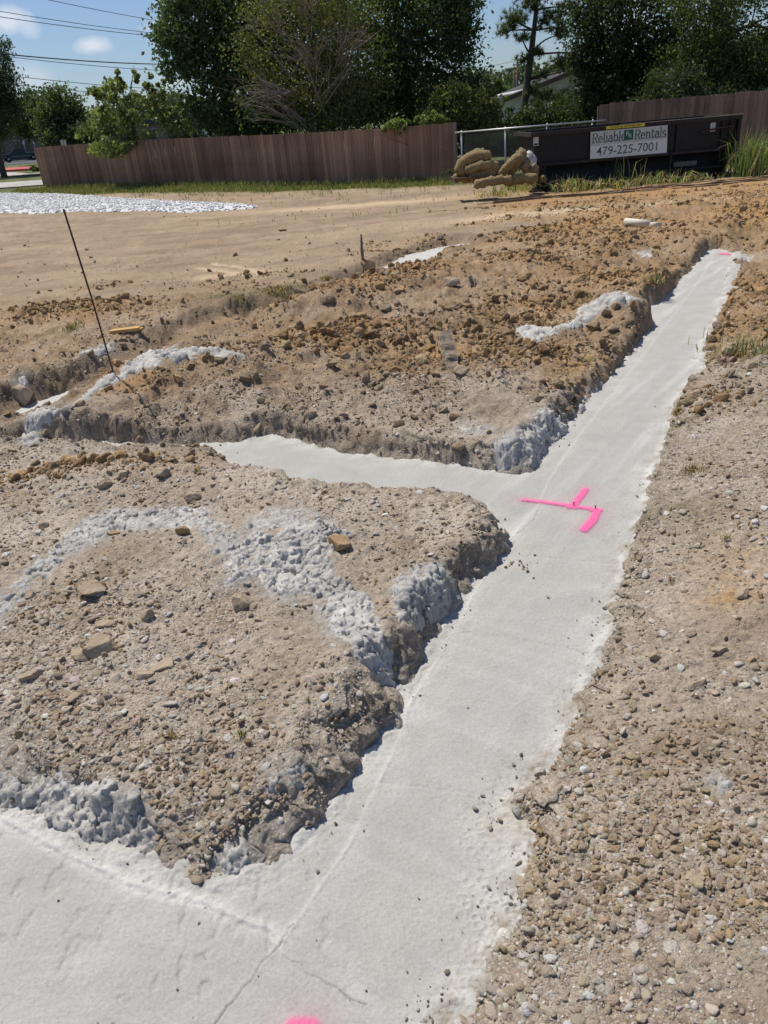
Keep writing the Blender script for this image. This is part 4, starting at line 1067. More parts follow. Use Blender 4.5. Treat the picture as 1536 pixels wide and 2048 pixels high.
b = MB(); b.box(x0, x1-.4, -.09, -.002, Lz-.045, Lz+.02); b.box(x0, x1, -.002, wD, Lz-.04, Lz-.002); b.build('lower_flange', M_BLK2, dump)
b = MB(); b.prism([(.12, .16), (.30, Lz-.045), (wD-.3, Lz-.045), (wD-.12, .16)], 'x', x0+.35, x1-.1); b.build('hopper_floor', M_BLK, dump)
b = MB(); b.add([(x0, .02, Lz-.046), (x0+.36, .1, Lz-.046), (x0+.36, .1, .2), (x0+.10, .05, .2), (x0, wD-.02, Lz-.046), (x0+.36, wD-.1, Lz-.046), (x0+.36, wD-.1, .2), (x0+.10, wD-.05, .2)],
      [(0, 1, 2, 3), (7, 6, 5, 4), (0, 3, 7, 4), (1, 5, 6, 2), (0, 4, 5, 1), (3, 2, 6, 7)]); b.build('nose_plate', M_BLK, dump)
for yy in (.1, wD-.25):
    b = MB(); b.box(.1, DL-.25, yy, yy+.12, .02, .158); b.build('skid_rail', M_BLK2, dump)
for (xx, nm) in ((.14, 'leg'), (DL-.35, 'leg')):
    b = MB(); b.box(xx, xx+.10, 0.0, .09, .03, Lz-.047); b.build(nm, M_BLK2, dump)
    for yy in (.02, wD-.2):
        b = MB(); b.tube([(xx-.02, yy, .09), (xx-.02, yy+.16, .09)], .085, 16); b.build('roller', M_BLK2, dump, True)
b = MB(); b.box(-.05, .42, -.12, .0, .02, .09); b.build('foot_plate', M_BLK2, dump)
for t in (.69, .775, .905, .945):
    b = MB(); b.box(DL*t, DL*t+.055, -.06, -.002, (Lz+.021 if t < .8 else .35), H_-.1); 
    if t > .8 or t == .69: b.build('side_rib', M_BLK if t != .945 else M_BLK2, dump)
# tailgate end: hinge bar, latch chain, step recess, ladder bars
b = MB(); b.box(DL-.11, DL-.03, -.08, wD+.05, .35, H_-.1); b.build('tailgate', M_BLK, dump)
b = MB(); b.tube([(DL*.80, -.075, H_-.33), (DL*.88, -.085, H_-.27), (DL*.955, -.08, H_-.25)], .018, 8); b.tube([(DL*.955, -.08, H_-.36), (DL*.955, -.08, H_-.16)], .02, 8); b.build('latch_handle', M_RUST, dump, True)
b = MB(); b.tube([(DL*.665, -.11, .12), (DL*.672, -.11, .74)], .018, 8); b.build('upright_bar', M_BLK2, dump, True)
b = MB(); b.box(DL*.69, DL*.80, -.075, -.005, .36, .47); b.build('grey_pocket', simple('dull_grey_steel', (.13, .12, .12), .7, .3, 12), dump)
b = MB(); b.box(DL*.55, DL*.94, -.09, -.01, .265, .30); b.build('step_bar', M_BLK2, dump)
b = MB(); b.box(DL*.66, DL*.86, -.11, -.05, .10, .125); b.build('light_strip', simple('bright_bare_steel', (.55, .53, .5), .4, .2, 9, 0, .5), dump)
# the sign
def loc(px, py): p = D(px, py, dy-.07); return p.x-pTL.x, p.z-gz
s0 = loc(1181, 264); s1 = loc(1335, 250); s2 = loc(1333, 307); s3 = loc(1180, 318)
M_SIGN = simple('white_sign', (0.70, 0.72, 0.73), 0.5, 0.03, 2); M_SIGNB = simple('grey_sign_band', (0.50, 0.54, 0.55), 0.5, 0.04, 2)
def mixp(u, v):
    ax_ = s0[0]+(s1[0]-s0[0])*u; az = s0[1]+(s1[1]-s0[1])*u; bx_ = s3[0]+(s2[0]-s3[0])*u; bz = s3[1]+(s2[1]-s3[1])*u
    return ax_+(bx_-ax_)*v, az+(bz-az)*v
sg = MB().prism([mixp(0, 1), mixp(1, 1), mixp(1, 0), mixp(0, 0)], 'y', -.085, -.078).build('sign', M_SIGN, dump)
MB().prism([mixp(0.002, .53), mixp(.998, .47), mixp(.998, .01), mixp(0.002, .01)], 'y', -.089, -.0855).build('sign_band', M_SIGNB, sg)
def text(body, u, v, hgt, mat, parent, bold=0.0, wfac=1.0, align='LEFT', yoff=-.093, ang=0.0, serif=False):
    cu = bpy.data.curves.new('lettering', 'FONT'); cu.body = body; cu.size = hgt; cu.extrude = 0.001; cu.offset = bold; cu.align_x = align; cu.align_y = 'CENTER'; cu.resolution_u = 3
    t = bpy.data.objects.new('lettering', cu); C.objects.link(t); bpy.context.view_layer.update()
    me = bpy.data.meshes.new_from_object(t.evaluated_get(bpy.context.evaluated_depsgraph_get())); bpy.data.objects.remove(t); bpy.data.curves.remove(cu)
    me.materials.clear(); me.materials.append(mat)
    o = link('lettering', me, parent, (u, yoff, v)); o.rotation_euler = (pi/2, ang, 0); o.scale = (wfac, 1, 1); return o
M_TXG = simple('grey_green_lettering', (0.085, 0.135, 0.125), .6, .03, 2); M_TXD = simple('dark_grey_lettering', (0.10, 0.115, 0.115), .6, .03, 2)
M_TEAL = simple('teal_logo_square', (0.012, 0.115, 0.085), .5, .03, 2); M_LITE = simple('pale_lettering', (.5, .6, .56), .6, .03, 2)
sgw = s1[0]-s0[0]; sgh = s0[1]-s3[1]; ang = math.atan2(s1[1]-s0[1], sgw)
# slab-serif alphabet drawn as strokes: (x0,y0,x1,y1) in units of the cap height
def slab(word, x, z, hcap, mat, parent):
    """letters from strokes with slab feet"""
    T_ = 0.13; sx = 0.07
    A_ = {}
    def arc(cx, cy, rx, ry, a0, a1, n=8): return [(cx+rx*cos(radians(a0+(a1-a0)*k/n)), cy+ry*sin(radians(a0+(a1-a0)*k/n))) for k in range(n+1)]
    X = .68
    A_['R'] = (.72, [[(.12, 0), (.12, 1)], [(.02, 0), (.26, 0)], [(.02, 1), (.38, 1)]+arc(.38, .76, .24, .24, 90, -90)+[(.12, .52)], [(.36, .52), (.62, 0)], [(.52, 0), (.74, 0)]])
    A_['e'] = (.60, [[(.06, .36), (.50, .36)]+arc(.28, .34, .22, .34, 10, 320)])
    A_['l'] = (.32, [[(.02, 1.05), (.14, 1.05), (.14, 0)], [(.02, 0), (.28, 0)]])
    A_['i'] = (.32, [[(.02, X), (.14, X), (.14, 0)], [(.02, 0), (.28, 0)], [(.13, .92), (.13, 1.02)]])
    A_['a'] = (.60, [arc(.28, .44, .18, .24, 150, 0)+[(.46, 0)], arc(.26, .20, .2, .2, 70, 290)+[(.46, .12)], [(.26, .38), (.46, .38)], [(.46, 0), (.56, 0)]])
    A_['b'] = (.64, [[(.02, 1.05), (.13, 1.05), (.13, 0)], arc(.33, .34, .22, .34, 130, -130)])
    A_['n'] = (.68, [[(.02, X), (.13, X), (.13, 0)], [(.02, 0), (.24, 0)], arc(.33, .44, .18, .24, 150, 0)+[(.51, 0)], [(.40, 0), (.62, 0)]])
    A_['t'] = (.42, [[(.15, .92), (.15, .14)]+arc(.27, .14, .12, .14, 180, 300), [(.0, X), (.36, X)]])
    A_['s'] = (.52, [arc(.25, .51, .17, .17, 20, 240)+arc(.25, .17, .19, .17, 70, -150)])
    b = MB(); ca, sa = cos(ang), sin(ang)
    for chh in word:
        if chh == ' ': x += .3*hcap; continue
        w, st = A_[chh]
        for pl in st:
            for i in range(len(pl)-1):
                p = Vector(pl[i]); q = Vector(pl[i+1]); d = q-p
                if d.length < 1e-4: continue
                th = T_*(0.5+0.5*abs(d.y)/d.length) ; n_ = Vector((-d.y, d.x)).normalized()*th/2; d2 = d.normalized()*T_*.2
                c4 = [p-d2-n_, q+d2-n_, q+d2+n_, p-d2+n_]
                P4 = [(x+c.x*hcap, c.y*hcap) for c in c4]
                b.prism([(s0[0]+ (px_-s0[0])*1.0 - 0*pz, z+pz+(px_-s0[0])*sa) for px_, pz in P4], 'y', -.0935, -.0895)
        x += w*hcap*1.02
    b.build('lettering', mat, parent); return x
hc = sgh*.33; zc = s0[1]-sgh*.40
wR = slab('Reliable', s0[0]+sgw*.025, zc-.01, hc, M_TXG, sg)
lg = MB().prism([mixp(.435, .42), mixp(.555, .40), mixp(.555, .04), mixp(.435, .05)], 'y', -.094, -.0895).build('logo_square', M_TEAL, sg)
c_ = mixp(.48, .18); text('R', c_[0], c_[1], sgh*.24, M_LITE, sg, .0, 1, 'CENTER', -.0965); c_ = mixp(.515, .27); text('R', c_[0], c_[1], sgh*.24, M_LITE, sg, 0, 1, 'CENTER', -.0975)
slab('Rentals', s0[0]+sgw*.58, zc-.01, hc, M_TXG, sg)
c_ = mixp(.49, .74); text('479-225-7001', c_[0], c_[1], sgh*.46, M_TXD, sg, 0.001, 1.0, 'CENTER', -.088, -ang)
sc0 = loc(1213, 251); sc1 = loc(1290, 249); M_YEL = simple('yellow_decal', (.72, .62, .05), .5, .05, 3); M_INK = simple('black_ink', (.02, .02, .02), .6, 0, 3)
yb = MB().box(sc0[0], sc1[0], -.056, -.051, H_-.075, H_-.005).build('warning_strip', M_YEL, dump)
text('■ DO NOT FILL ABOVE THIS LINE ■'.replace('■', '*'), (sc0[0]+sc1[0])/2, H_-.042, .062, M_INK, yb, .001, .98*(sc1[0]-sc0[0])/1.12, 'CENTER', -.0575)
for (px, py, nm) in ((1073, 283, 'l'), (1428, 254, 'r')):
    c_ = loc(px, py); st = MB().box(c_[0]-.065, c_[0]+.065, -.006, -.001, c_[1]-.10, c_[1]+.10).build('sticker', M_WHITE, dump)
    MB().box(c_[0]-.05, c_[0]+.05, -.0085, -.0065, c_[1]-.085, c_[1]-.045).build('sticker_bar', M_INK, st)
    for j in range(3): MB().box(c_[0]-.045+.01*j, c_[0]+.045-.012*j, -.0085, -.0065, c_[1]+.07-.04*j, c_[1]+.078-.04*j).build('sticker_line', M_TXD, st)

# ================================================================== straw wattles on a pallet
def wattle_mat():
    m = MN('straw_netting', .95, .15)
    n = m.ramp(m.noise(28, 6, .8), .35, .65); c = m.mix(n, (.15, .105, .05), (.50, .38, .20))
    v = m.coord('Generated', (26, 26, 26)); w = m.n.new('ShaderNodeTexWave'); w.inputs['Scale'].default_value = .8; w.inputs['Distortion'].default_value = 2.2; m.link(v, w.inputs['Vector'])
    c = m.mix(m.ramp(w.outputs['Fac'], .80, .92, 0, .6), c, (.05, .035, .02)); m.color(c)
    m.bump(m.noise(55, 5, .75), .9, .02); return m.m
M_STRAW = wattle_mat(); wy = 20.8
def wp(px, py, dyy=0): p = D(px, py, wy+dyy); return (p.x, p.y, p.z)
def wattle(pts, r, label, dyy=0.0, mat=None, name='straw_wattle', cat='straw wattle', grp='straw wattles beside the dumpster'):
    P = [Vector(wp(a, b_, dyy+(c_[0] if c_ else 0))) for a, b_, *c_ in pts]; Q = []
    for i in range(len(P)-1):
        for k in range(6):
            t = k/6; p0 = P[max(i-1, 0)]; p1 = P[i]; p2 = P[i+1]; p3 = P[min(i+2, len(P)-1)]
            Q.append(0.5*((2*p1)+(p2-p0)*t+(2*p0-5*p1+4*p2-p3)*t*t+(3*p1-p0-3*p2+p3)*t*t*t))
    Q.append(P[-1]); n = len(Q)
    rr = [r*(1+.08*sin(i*1.3+pts[0][0]))*min(1, .35+.65*sqrt(min(i, n-1-i)/2.0) if min(i, n-1-i) < 2 else 1) for i in range(n)]
    org = Q[n//2].copy(); b = MB().tube([q-org for q in Q], rr, 14)
    V = np.array(b.v); V *= (1+0.0)
    b.v = [tuple(Vector(v)+Vector((1, 1, 1))*(0.010*sin(v[0]*60+v[2]*47+v[1]*30)+0.012*sin(v[0]*23-v[2]*31))) for v in b.v]
    o = b.build(name, mat or M_STRAW, None, True, tuple(org)); tag(o, label, cat, grp)
mp = mpp(960, 340, wy); rw = 12.5*mp
wattle([(905, 357), (930, 356), (960, 357, ), (978, 357)], 9*mp, 'bottom straw wattle lying on the wooden pallet', .1)
wattle([(938, 354, -.1), (955, 351, -.1), (975, 349, -.1), (993, 347, -.1)], 10*mp, 'short straw wattle in the lowest row of the stack, right end')
wattle([(930, 342, -.1), (945, 337, -.15), (965, 331, -.15), (982, 331, -.1), (995, 337, 0)], 9.5*mp, 'dark bent straw wattle in the middle of the stack')
wattle([(932, 327), (945, 324), (960, 321)], 8*mp, 'thin straw wattle wedged inside the folded one')
wattle([(982, 316), (965, 312), (945, 316), (926, 326), (920, 338), (934, 346, -.05)], 11*mp, 'folded straw wattle wrapped round the left side of the stack')
wattle([(968, 304, .1), (955, 306, .1), (938, 314, .1)], 8*mp, 'topmost straw wattle of the stack')
wattle([(958, 347, -.1), (970, 343, -.1), (985, 341, -.1), (996, 343, 0)], 8*mp, 'short straw wattle squeezed between the lower rows of the stack')
wattle([(1046, 344, -.1), (1050, 332, -.05), (1054, 318, .1)], 8*mp, 'upright straw wattle pressed against the white bag')
wattle([(948, 371, -.5), (965, 366, -.5), (985, 362, -.45), (1005, 360, -.4), (1025, 362, -.4)], 8.5*mp, 'long straw wattle lying on the ground in front of the stack')
wattle([(1000, 356, -.2), (1004, 346, -.2), (1014, 334, -.2), (1026, 322, -.2), (1036, 312, 0)], 8*mp, 'ribbed pale straw wattle leaning up to the right')
wattle([(1016, 350, -.05), (1028, 336, 0), (1040, 318, 0), (1049, 302, .05)], 9*mp, 'thick straw wattle standing against the bag with its end up')
wattle([(1034, 314, .2), (1042, 306, .2), (1048, 299, .2)], 8*mp, 'short straw wattle end at the top of the leaning pair')
wattle([(1012, 364, -.3), (1030, 360, -.3), (1050, 357, -.3), (1076, 358, -.3)], 9.5*mp, 'straw wattle half buried in grass beside the dumpster foot')
wattle([(1062, 332, .1), (1068, 340, .1), (1070, 350, .1)], 9*mp, 'straw wattle bulging from the white bag')
wattle([(1086, 350, .5), (1088, 358, .5), (1088, 365, .5)], 6*mp, 'straw wattle end showing under the dumpster nose')
pz = GT(940, 366)[2]; pal_ = empty('pallet', (wp(905, 363)[0], wy-.35, D(905, 366, wy-.3).z)); tag(pal_, 'worn brown wooden pallet under the straw wattles', 'pallet')
M_PAL = simple('pallet_wood', (.13, .075, .055), .9, .3, 10, 0, vec=(.4, 3, 3))
for k in range(6): MB().box(0, 78*mp, .14*k, .14*k+.10, .085, .105).build('plank', M_PAL, pal_)
for k in range(3): MB().box(.02+k*36*mp, .08+k*36*mp, 0, .8, 0.0, .083).build('stringer', M_PAL, pal_)
# white woven bag
bx_ = Vector(wp(1058, 335, .35)); V, Fq = ICO3; V = V.copy(); V *= np.array([.22, .2, .36]); V *= (1+.12*np.sin(V[:, 2:3]*22)*np.cos(V[:, 0:1]*14)); 
bgm = MN('woven_bag', .6, .4); bw = bgm.ramp(bgm.noise(16, 4, .7, bgm.coord('Object', (1, 1, .35))), .40, .6); bgm.color(bgm.mix(bw, (.30, .28, .25), (.70, .69, .66))); bgm.bump(bgm.noise(9, 3, .6), .9, .05)
tag(link('woven_bag', mesh_np('woven_bag', V, Fq, bgm.m, True), None, bx_), 'crumpled white woven bag between the wattles and dumpster', 'bag')
# ================================================================== background beyond the fence
def bgz(x, y): return base_z(np.asarray(x, float), np.asarray(y, float))
def on_bg(px, py):
    """where the sight line meets the ground beyond the fence"""
    for Y in np.linspace(30, 320, 1500):
        p = D(px, py, Y)
        if p.z <= fence_base(p.x, Y): break
    x, y = p.x, Y
    return x, y
def strip(name, pts, mat, lift, label=None, cat=None, thick=None):
    P = [on_bg(*p) for p in pts]
    b = MB(); n = len(P); z = [fence_base(*p)+lift for p in P]
    if thick:
        b.add([(p[0], p[1], zz) for p, zz in zip(P, z)]+[(p[0], p[1], zz-thick) for p, zz in zip(P, z)], [tuple(range(n)), tuple(range(n, 2*n))[::-1]]+[(i, n+i, n+(i+1) % n, (i+1) % n) for i in range(n)])
    else: b.add([(p[0], p[1], zz) for p, zz in zip(P, z)], [tuple(range(n))])
    me = b.mesh(name, mat); o = link(name, me)
    if label: tag(o, label, cat)
    else: o['kind'] = 'structure'
    return o
M_ASPH = simple('asphalt', (0.085, 0.088, 0.095), .9, .2, .5); M_WALK = simple('pale_sidewalk', (.42, .40, .36), .9, .12, .6); M_RED = simple('faded_red_kerb_paint', (.48, .10, .085), .8, .15, .7)
M_KERB = simple('kerb_concrete', (.36, .33, .29), .9, .1, .6)
def far_y(py, x): return py
strip('road', [(-260, 353), (220, 314), (220, 300), (-260, 338)], M_ASPH, .03)
strip('parking_lot', [(-260, 337), (260, 302), (260, 296.5), (-260, 330)], simple('old_asphalt', (.10, .10, .105), .9, .2, .4), .04)
strip('kerb', [(-60, 348.5), (60, 341), (60, 336.5), (-60, 344)], M_RED, .16, None, None, .18)
strip('kerb', [(92, 339), (112, 338), (112, 334), (92, 335)], M_RED, .16, None, None, .18)
strip('path', [(-60, 353), (8, 346), (30, 346.2), (60, 349), (98, 345), (140, 341), (140, 344), (98, 347.5), (62, 351), (28, 352.5), (-60, 357)], M_WALK, .05)
strip('sidewalk', [(-300, 400), (0, 378), (160, 366), (160, 356), (100, 360.5), (0, 367), (-300, 388)], M_WALK, .05)
# ------------------------------------------------------------------ white rock bed
WG = GP([(-420, 415), (-150, 398), (0, 390), (60, 391), (130, 390), (200, 392), (300, 394), (400, 394), (470, 393), (518, 394), (500, 400), (430, 405), (360, 412), (300, 411), (230, 416), (150, 418), (80, 425), (0, 426), (-200, 440), (-420, 460)], 0.06)
bb = np.array(WG); x0, y0 = bb.min(0); x1, y1 = bb.max(0)
nx, ny = 200, 130; X, Y = np.meshgrid(np.linspace(x0-.2, x1+.2, nx), np.linspace(y0-.2, y1+.2, ny)); x = X.ravel(); y = Y.ravel(); sd = poly_sd(x, y, WG, .6)+.12*fbm(x, y, 1.2, 3, 5)
z = terrain(x, y, False)[0]+0.07*sstep(.05, -.35, sd)-.06*sstep(-.02, .1, sd)
i = np.arange(nx*ny).reshape(ny, nx); Fq = np.stack([i[:-1, :-1], i[:-1, 1:], i[1:, 1:], i[1:, :-1]], -1); kp = (sd < .08).reshape(ny, nx); Fq = Fq[kp[:-1, :-1] | kp[1:, 1:]]
bed = link('white_rock_bed', mesh_np('white_rock_bed', np.stack([x, y, z], 1), Fq, simple('white_rock_base', (.76, .75, .72), .9, .4, 20, .05), True)); bed['kind'] = 'structure'
n = 60000; x = rng.uniform(x0, x1, n); y = rng.uniform(y0, y1, n); sd = poly_sd(x, y, WG, .6)+.12*fbm(x, y, 1.2, 3, 5); m = (sd < .03) & (rng.random(n) < .85)
x, y, sd = x[m], y[m], sd[m]; k = len(x); r = rng.uniform(.028, .062, k)
z = terrain(x, y, False)[0]+0.07*sstep(.05, -.35, sd)+r*.05
scatter('white_gravel', x, y, z, r, pal(k, [(.84, .83, .80), (.80, .79, .76), (.85, .85, .83), (.70, .69, .66)], .03), protos, 9, 'bright white landscape rock spread before the left fence', 'gravel', .3)

# ================================================================== plants
def leaves(Cn, size, cols, up=0.3, asp=0.55, r=None, hang=0.0):
    n = len(Cn); r = r or rng
    d = r.normal(size=(n, 3)); d[:, 2] -= hang; d /= np.linalg.norm(d, axis=1)[:, None]
    w = r.normal(size=(n, 3)); w[:, 2] *= 0.5
    s = np.cross(d, w); s /= np.linalg.norm(s, axis=1)[:, None]+1e-9
    L_ = (size*r.uniform(.65, 1.3, n))[:, None]; nn = np.cross(d, s)
    v = np.stack([Cn-d*L_*.5, Cn+s*L_*asp*.5+nn*L_*.08, Cn+d*L_*.5, Cn-s*L_*asp*.5+nn*L_*.08], 1).reshape(-1, 3)
    return v, np.arange(4*n).reshape(-1, 4), np.repeat(cols, 4, 0)
def crown(name, blobs, n, lsize, base, parent, seed, cluster=0.16, spread=0.55, yellow=0.0, hang=.15, shell=0.45, asp=.6):
    """blobs: (x,y,z,rx,ry,rz,weight)"""
    r = np.random.default_rng(seed); B = np.array(blobs, float); vol = B[:, 6]*(B[:, 3]*B[:, 5]); p = vol/vol.sum()
    nc = max(20, int(n*cluster/6)); bi = r.choice(len(B), nc, p=p)
    d = r.normal(size=(nc, 3)); d /= np.linalg.norm(d, axis=1)[:, None]; rad = (shell+(1.06-shell)*r.random(nc)**0.6)
    cc = B[bi, :3]+d*rad[:, None]*B[bi, 3:6]
    # gaps: drop clumps where a coarse noise is low
    g = np.sin(cc[:, 0]*1.9+seed)+np.sin(cc[:, 2]*2.3+seed*2)+np.sin(cc[:, 1]*1.7+cc[:, 0]*.9)+0.6*np.sin(cc[:, 0]*4.3+cc[:, 2]*3.7)
    keep = g > -1.5; cc = cc[keep]; nc = len(cc)
    cs = spread*r.uniform(.5, 1.25, nc)*np.minimum(1, B[bi[keep], 3]/1.2)
    tone = r.uniform(.60, 1.35, nc); yl = r.random(nc)*yellow
    li = r.integers(0, nc, n); P = cc[li]+r.normal(size=(n, 3))*cs[li][:, None]*np.array([.5, .5, .38])
    t = tone[li]*r.uniform(.75, 1.25, n)
    col = np.array(base)[None, :]*t[:, None]
    col = col+(np.array([.20, .19, .05])-col)*(yl[li]*r.random(n))[:, None]
    v, f, c = leaves(P, lsize, np.clip(col, .005, .5), r=r, hang=hang, asp=asp)
    o = parent.location
    return link(name, mesh_np(name, v-np.array(o[:]), f, M_LEAF, False, c), parent), cc
def limb_pts(a, b, sag, r, n=7):
    a = Vector(a); b = Vector(b); k = Vector((r.uniform(-1, 1), r.uniform(-1, 1), r.uniform(-.2, 1)))*((b-a).length*sag)
    return [a+(b-a)*(i/n)+k*sin(pi*i/n) for i in range(n+1)]
def tree(name, label, base, blobs, n, lsize, col, seed, trunk_r=.25, fork=.45, group=None, yellow=0., spread=.55, cat='tree', twigs=40, hang=.15, shell=.45, lean=0., asp=.6, bare=None):
    r = random.Random(seed); root = empty(name, base); tag(root, label, cat, group)
    B = blobs; topb = max(B, key=lambda b: b[2]); cx = sum(b[0] for b in B)/len(B); cy = sum(b[1] for b in B)/len(B)
    o = Vector(base); F_ = Vector((o.x+(cx-o.x)*.5+lean, o.y+(cy-o.y)*.5, o.z+(topb[2]-o.z)*fork))
    t = MB(); tp = limb_pts(o-Vector((0, 0, .2)), F_, .04, r); t.tube([p-o for p in tp], [trunk_r*(1.25-.55*i/7) for i in range(8)], 10)
    top = Vector((topb[0], topb[1], topb[2]+topb[5]*.3)); tp2 = limb_pts(F_, top, .06, r); t.tube([p-o for p in tp2], [trunk_r*(.72-.62*i/7) for i in range(8)], 8)
    t.build('trunk', M_BARK, root, True)
    lb = MB()
    for b in B:
        s_ = F_+(top-F_)*r.uniform(0, .5); e = Vector(b[:3]); lp = limb_pts(s_, e, .12, r); lb.tube([p-o for p in lp], [trunk_r*.42*(1-.8*i/7) for i in range(8)], 6)
        for q in range(max(2, int(twigs/len(B)))):
            d = Vector((r.gauss(0, 1), r.gauss(0, 1), r.gauss(0, 1))).normalized(); e2 = e+Vector((d.x*b[3], d.y*b[4], d.z*b[5]))*.85
            st = lp[r.randint(3, 7)]; l2 = limb_pts(st, e2, .12, r, 5); lb.tube([p-o for p in l2], [trunk_r*.11*(1-.75*i/5) for i in range(6)], 4, False)
    if len(lb.v): lb.build('limbs', bare or M_BARK, root, True)
    cr, cc = crown('crown', B, n, lsize, col, root, seed, .16, spread, yellow, hang, shell, asp)
    return root
def BL(Y, *L_):
    out = []
    for q in L_:
        px, py, r = q[:3]; ry = q[3] if len(q) > 3 else r; dY = q[4] if len(q) > 4 else 0; w = q[5] if len(q) > 5 else 1
        p = D(px, py, Y+dY); s = mpp(px, py, Y+dY); out.append((p.x, p.y, p.z, r*s, min(r*s, 2.2+0.3*r*s), ry*s, w))
    return out
def foot(px, py, Y): p = D(px, py, Y); return (p.x, Y, fence_base(p.x, Y))
DG = (.052, .082, .034); MG = (.075, .110, .038); YG = (.115, .135, .048); GG = (.085, .115, .052); BG = (.040, .066, .034)
# --- large oak-like tree, left of centre
tree('oak_tree', 'large dark green tree left of centre with power lines passing behind', foot(470, 300, 38),
     BL(38, (400, 60, 75), (350, 90, 42, 36), (372, 165, 46, 40), (350, 50, 40), (455, 10, 100, 90), (445, 120, 80, 75), (430, 215, 58, 34), (400, 250, 30, 26), (500, 200, 70, 70), (520, 60, 90, 110), (560, -30, 120, 90), (420, -50, 90, 70), (470, 262, 60, 30), (540, 262, 40, 26)),
     30000, .19, (.055, .088, .040), 21, .38, .4, spread=.75, twigs=70)
# --- airy tree with bare grey branches
tb = tree('half_bare_tree', 'yellowish green tree with many bare grey branches behind the fence', foot(630, 300, 34),
     BL(34, (600, 40, 105, 60), (510, 105, 55, 40), (600, 130, 90, 60), (560, 185, 80, 36), (650, 200, 90, 44), (700, 60, 80, 60), (560, 235, 60, 26), (640, 252, 70, 24), (720, 150, 60, 60), (600, -50, 110, 50), (500, 50, 45, 36), (720, 235, 60, 26)),
     22000, .115, (.085, .105, .042), 22, .20, .35, yellow=.5, spread=.75, twigs=60, bare=M_TWIG, shell=.3)
r = random.Random(77); b = MB(); o = tb.location
for (sx, sy, k, a0, a1, Ln) in ((600, 250, 10, 120, 175, 150), (620, 130, 9, 60, 150, 130), (560, 60, 9, 80, 160, 120), (640, 210, 9, 50, 110, 160), (580, 190, 14, 140, 200, 110), (680, 120, 12, 40, 100, 120), (610, 20, 14, 50, 130, 110)):
    for j in range(k):
        a = radians(r.uniform(a0, a1)); ln = Ln*r.uniform(.5, 1.0); ey = 34-r.uniform(1.2, 2.6); s_ = D(sx+r.uniform(-15, 15), sy+r.uniform(-15, 15), 34-1.0)
        e = D(sx+cos(a)*ln, sy-sin(a)*ln*.8, ey); lp = limb_pts(s_, e, .10, r, 6); b.tube([p-o for p in lp], [.030*(1-.8*i/6) for i in range(7)], 4, False)
        for q in range(3):
            st = lp[r.randint(2, 5)]; d = (e-s_).normalized(); e2 = st+(d+Vector((r.gauss(0, .5), r.gauss(0, .5), r.gauss(0, .5))))*r.uniform(.4, 1.0)
            b.tube([p-o for p in limb_pts(st, e2, .08, r, 3)], [.012, .009, .006, .004], 3, False)
b.build('bare_branches', M_TWIG, tb, False)
# --- dark tree, centre
tree('broad_tree', 'broad dark tree right of centre with a thick dark trunk', foot(838, 260, 36),
     BL(36, (640, 60, 80, 70, 1.5), (560, 150, 70, 60, 2), (650, 170, 80, 60, 1.5), (600, 236, 80, 30, 1.5), (700, 246, 80, 24, 0), (840, 60, 100, 80), (760, 20, 80, 70), (760, 120, 70, 60), (900, 130, 60, 55), (880, 20, 75, 60), (820, 180, 80, 40), (760, 210, 70, 36), (900, 200, 50, 36), (800, -60, 120, 60), (940, 170, 26, 24), (905, -40, 80, 50), (925, 5, 34, 22), (920, 80, 34, 40)),
     42000, .15, (.045, .072, .030), 23, .34, .35, spread=.7, twigs=70)
tree('shade_tree', 'smaller olive green tree with yellow tips standing behind the end of the brown fence', foot(930, 280, 33),
     BL(33, (930, 215, 46, 34), (890, 235, 50, 30), (960, 240, 36, 26), (900, 190, 34, 24), (970, 262, 26, 18), (985, 200, 28, 26)), 9000, .13, (.085, .105, .042), 24, .12, .4, yellow=.55, spread=.5)
# --- pine
pn = empty('pine_tree', foot(1040, 262, 42)); tag(pn, 'tall thin pine with a leaning trunk and tufted crown', 'tree'); o = pn.location
tp = [o-Vector((0, 0, .2)), D(1048, 215, 42), D(1055, 160, 42), D(1062, 110, 42), D(1068, 60, 42), D(1072, 20, 42), D(1070, -40, 42)]
MB().tube([p-o for p in tp], [.20, .18, .165, .15, .12, .09, .04], 10).build('trunk', M_BARK, pn, True)
pb = BL(42, (1030, 40, 30, 20), (1012, 62, 22, 14), (1060, 10, 36, 22), (1100, 40, 40, 20), (1125, 52, 22, 14), (1075, -30, 50, 26), (1135, 12, 34, 18), (1118, 70, 18, 12), (1045, 75, 22, 10), (1050, 118, 20, 12), (1075, 105, 20, 12), (1120, 128, 34, 16), (1150, 135, 40, 20), (1085, 150, 20, 12), (1165, 108, 30, 22), (1085, 195, 34, 20), (1130, 195, 40, 22), (1060, 180, 22, 14))
b = MB(); r = random.Random(8)
for q in pb:
    s_ = min(tp[1:], key=lambda p: abs(p.z-(q[2]-.3))); b.tube([p-o for p in limb_pts(s_, Vector(q[:3]), .1, r)], [.06*(1-.7*i/7) for i in range(8)], 6)
b.build('limbs', M_BARK, pn, True)
n = 26000; R_ = np.random.default_rng(5); B = np.array(pb); p = B[:, 3]*B[:, 5]; bi = R_.choice(len(B), 900, p=p/p.sum()); d = R_.normal(size=(900, 3)); d /= np.linalg.norm(d, axis=1)[:, None]
cc = B[bi, :3]+d*B[bi, 3:6]*R_.uniform(.2, 1.0, 900)[:, None]; li = R_.integers(0, 900, n); dd = R_.normal(size=(n, 3)); dd[:, 2] += .5; dd /= np.linalg.norm(dd, axis=1)[:, None]
a = cc[li]; e = a+dd*R_.uniform(.16, .34, n)[:, None]; w = np.cross(dd, R_.normal(size=(n, 3))); w /= np.linalg.norm(w, axis=1)[:, None]; w *= .012
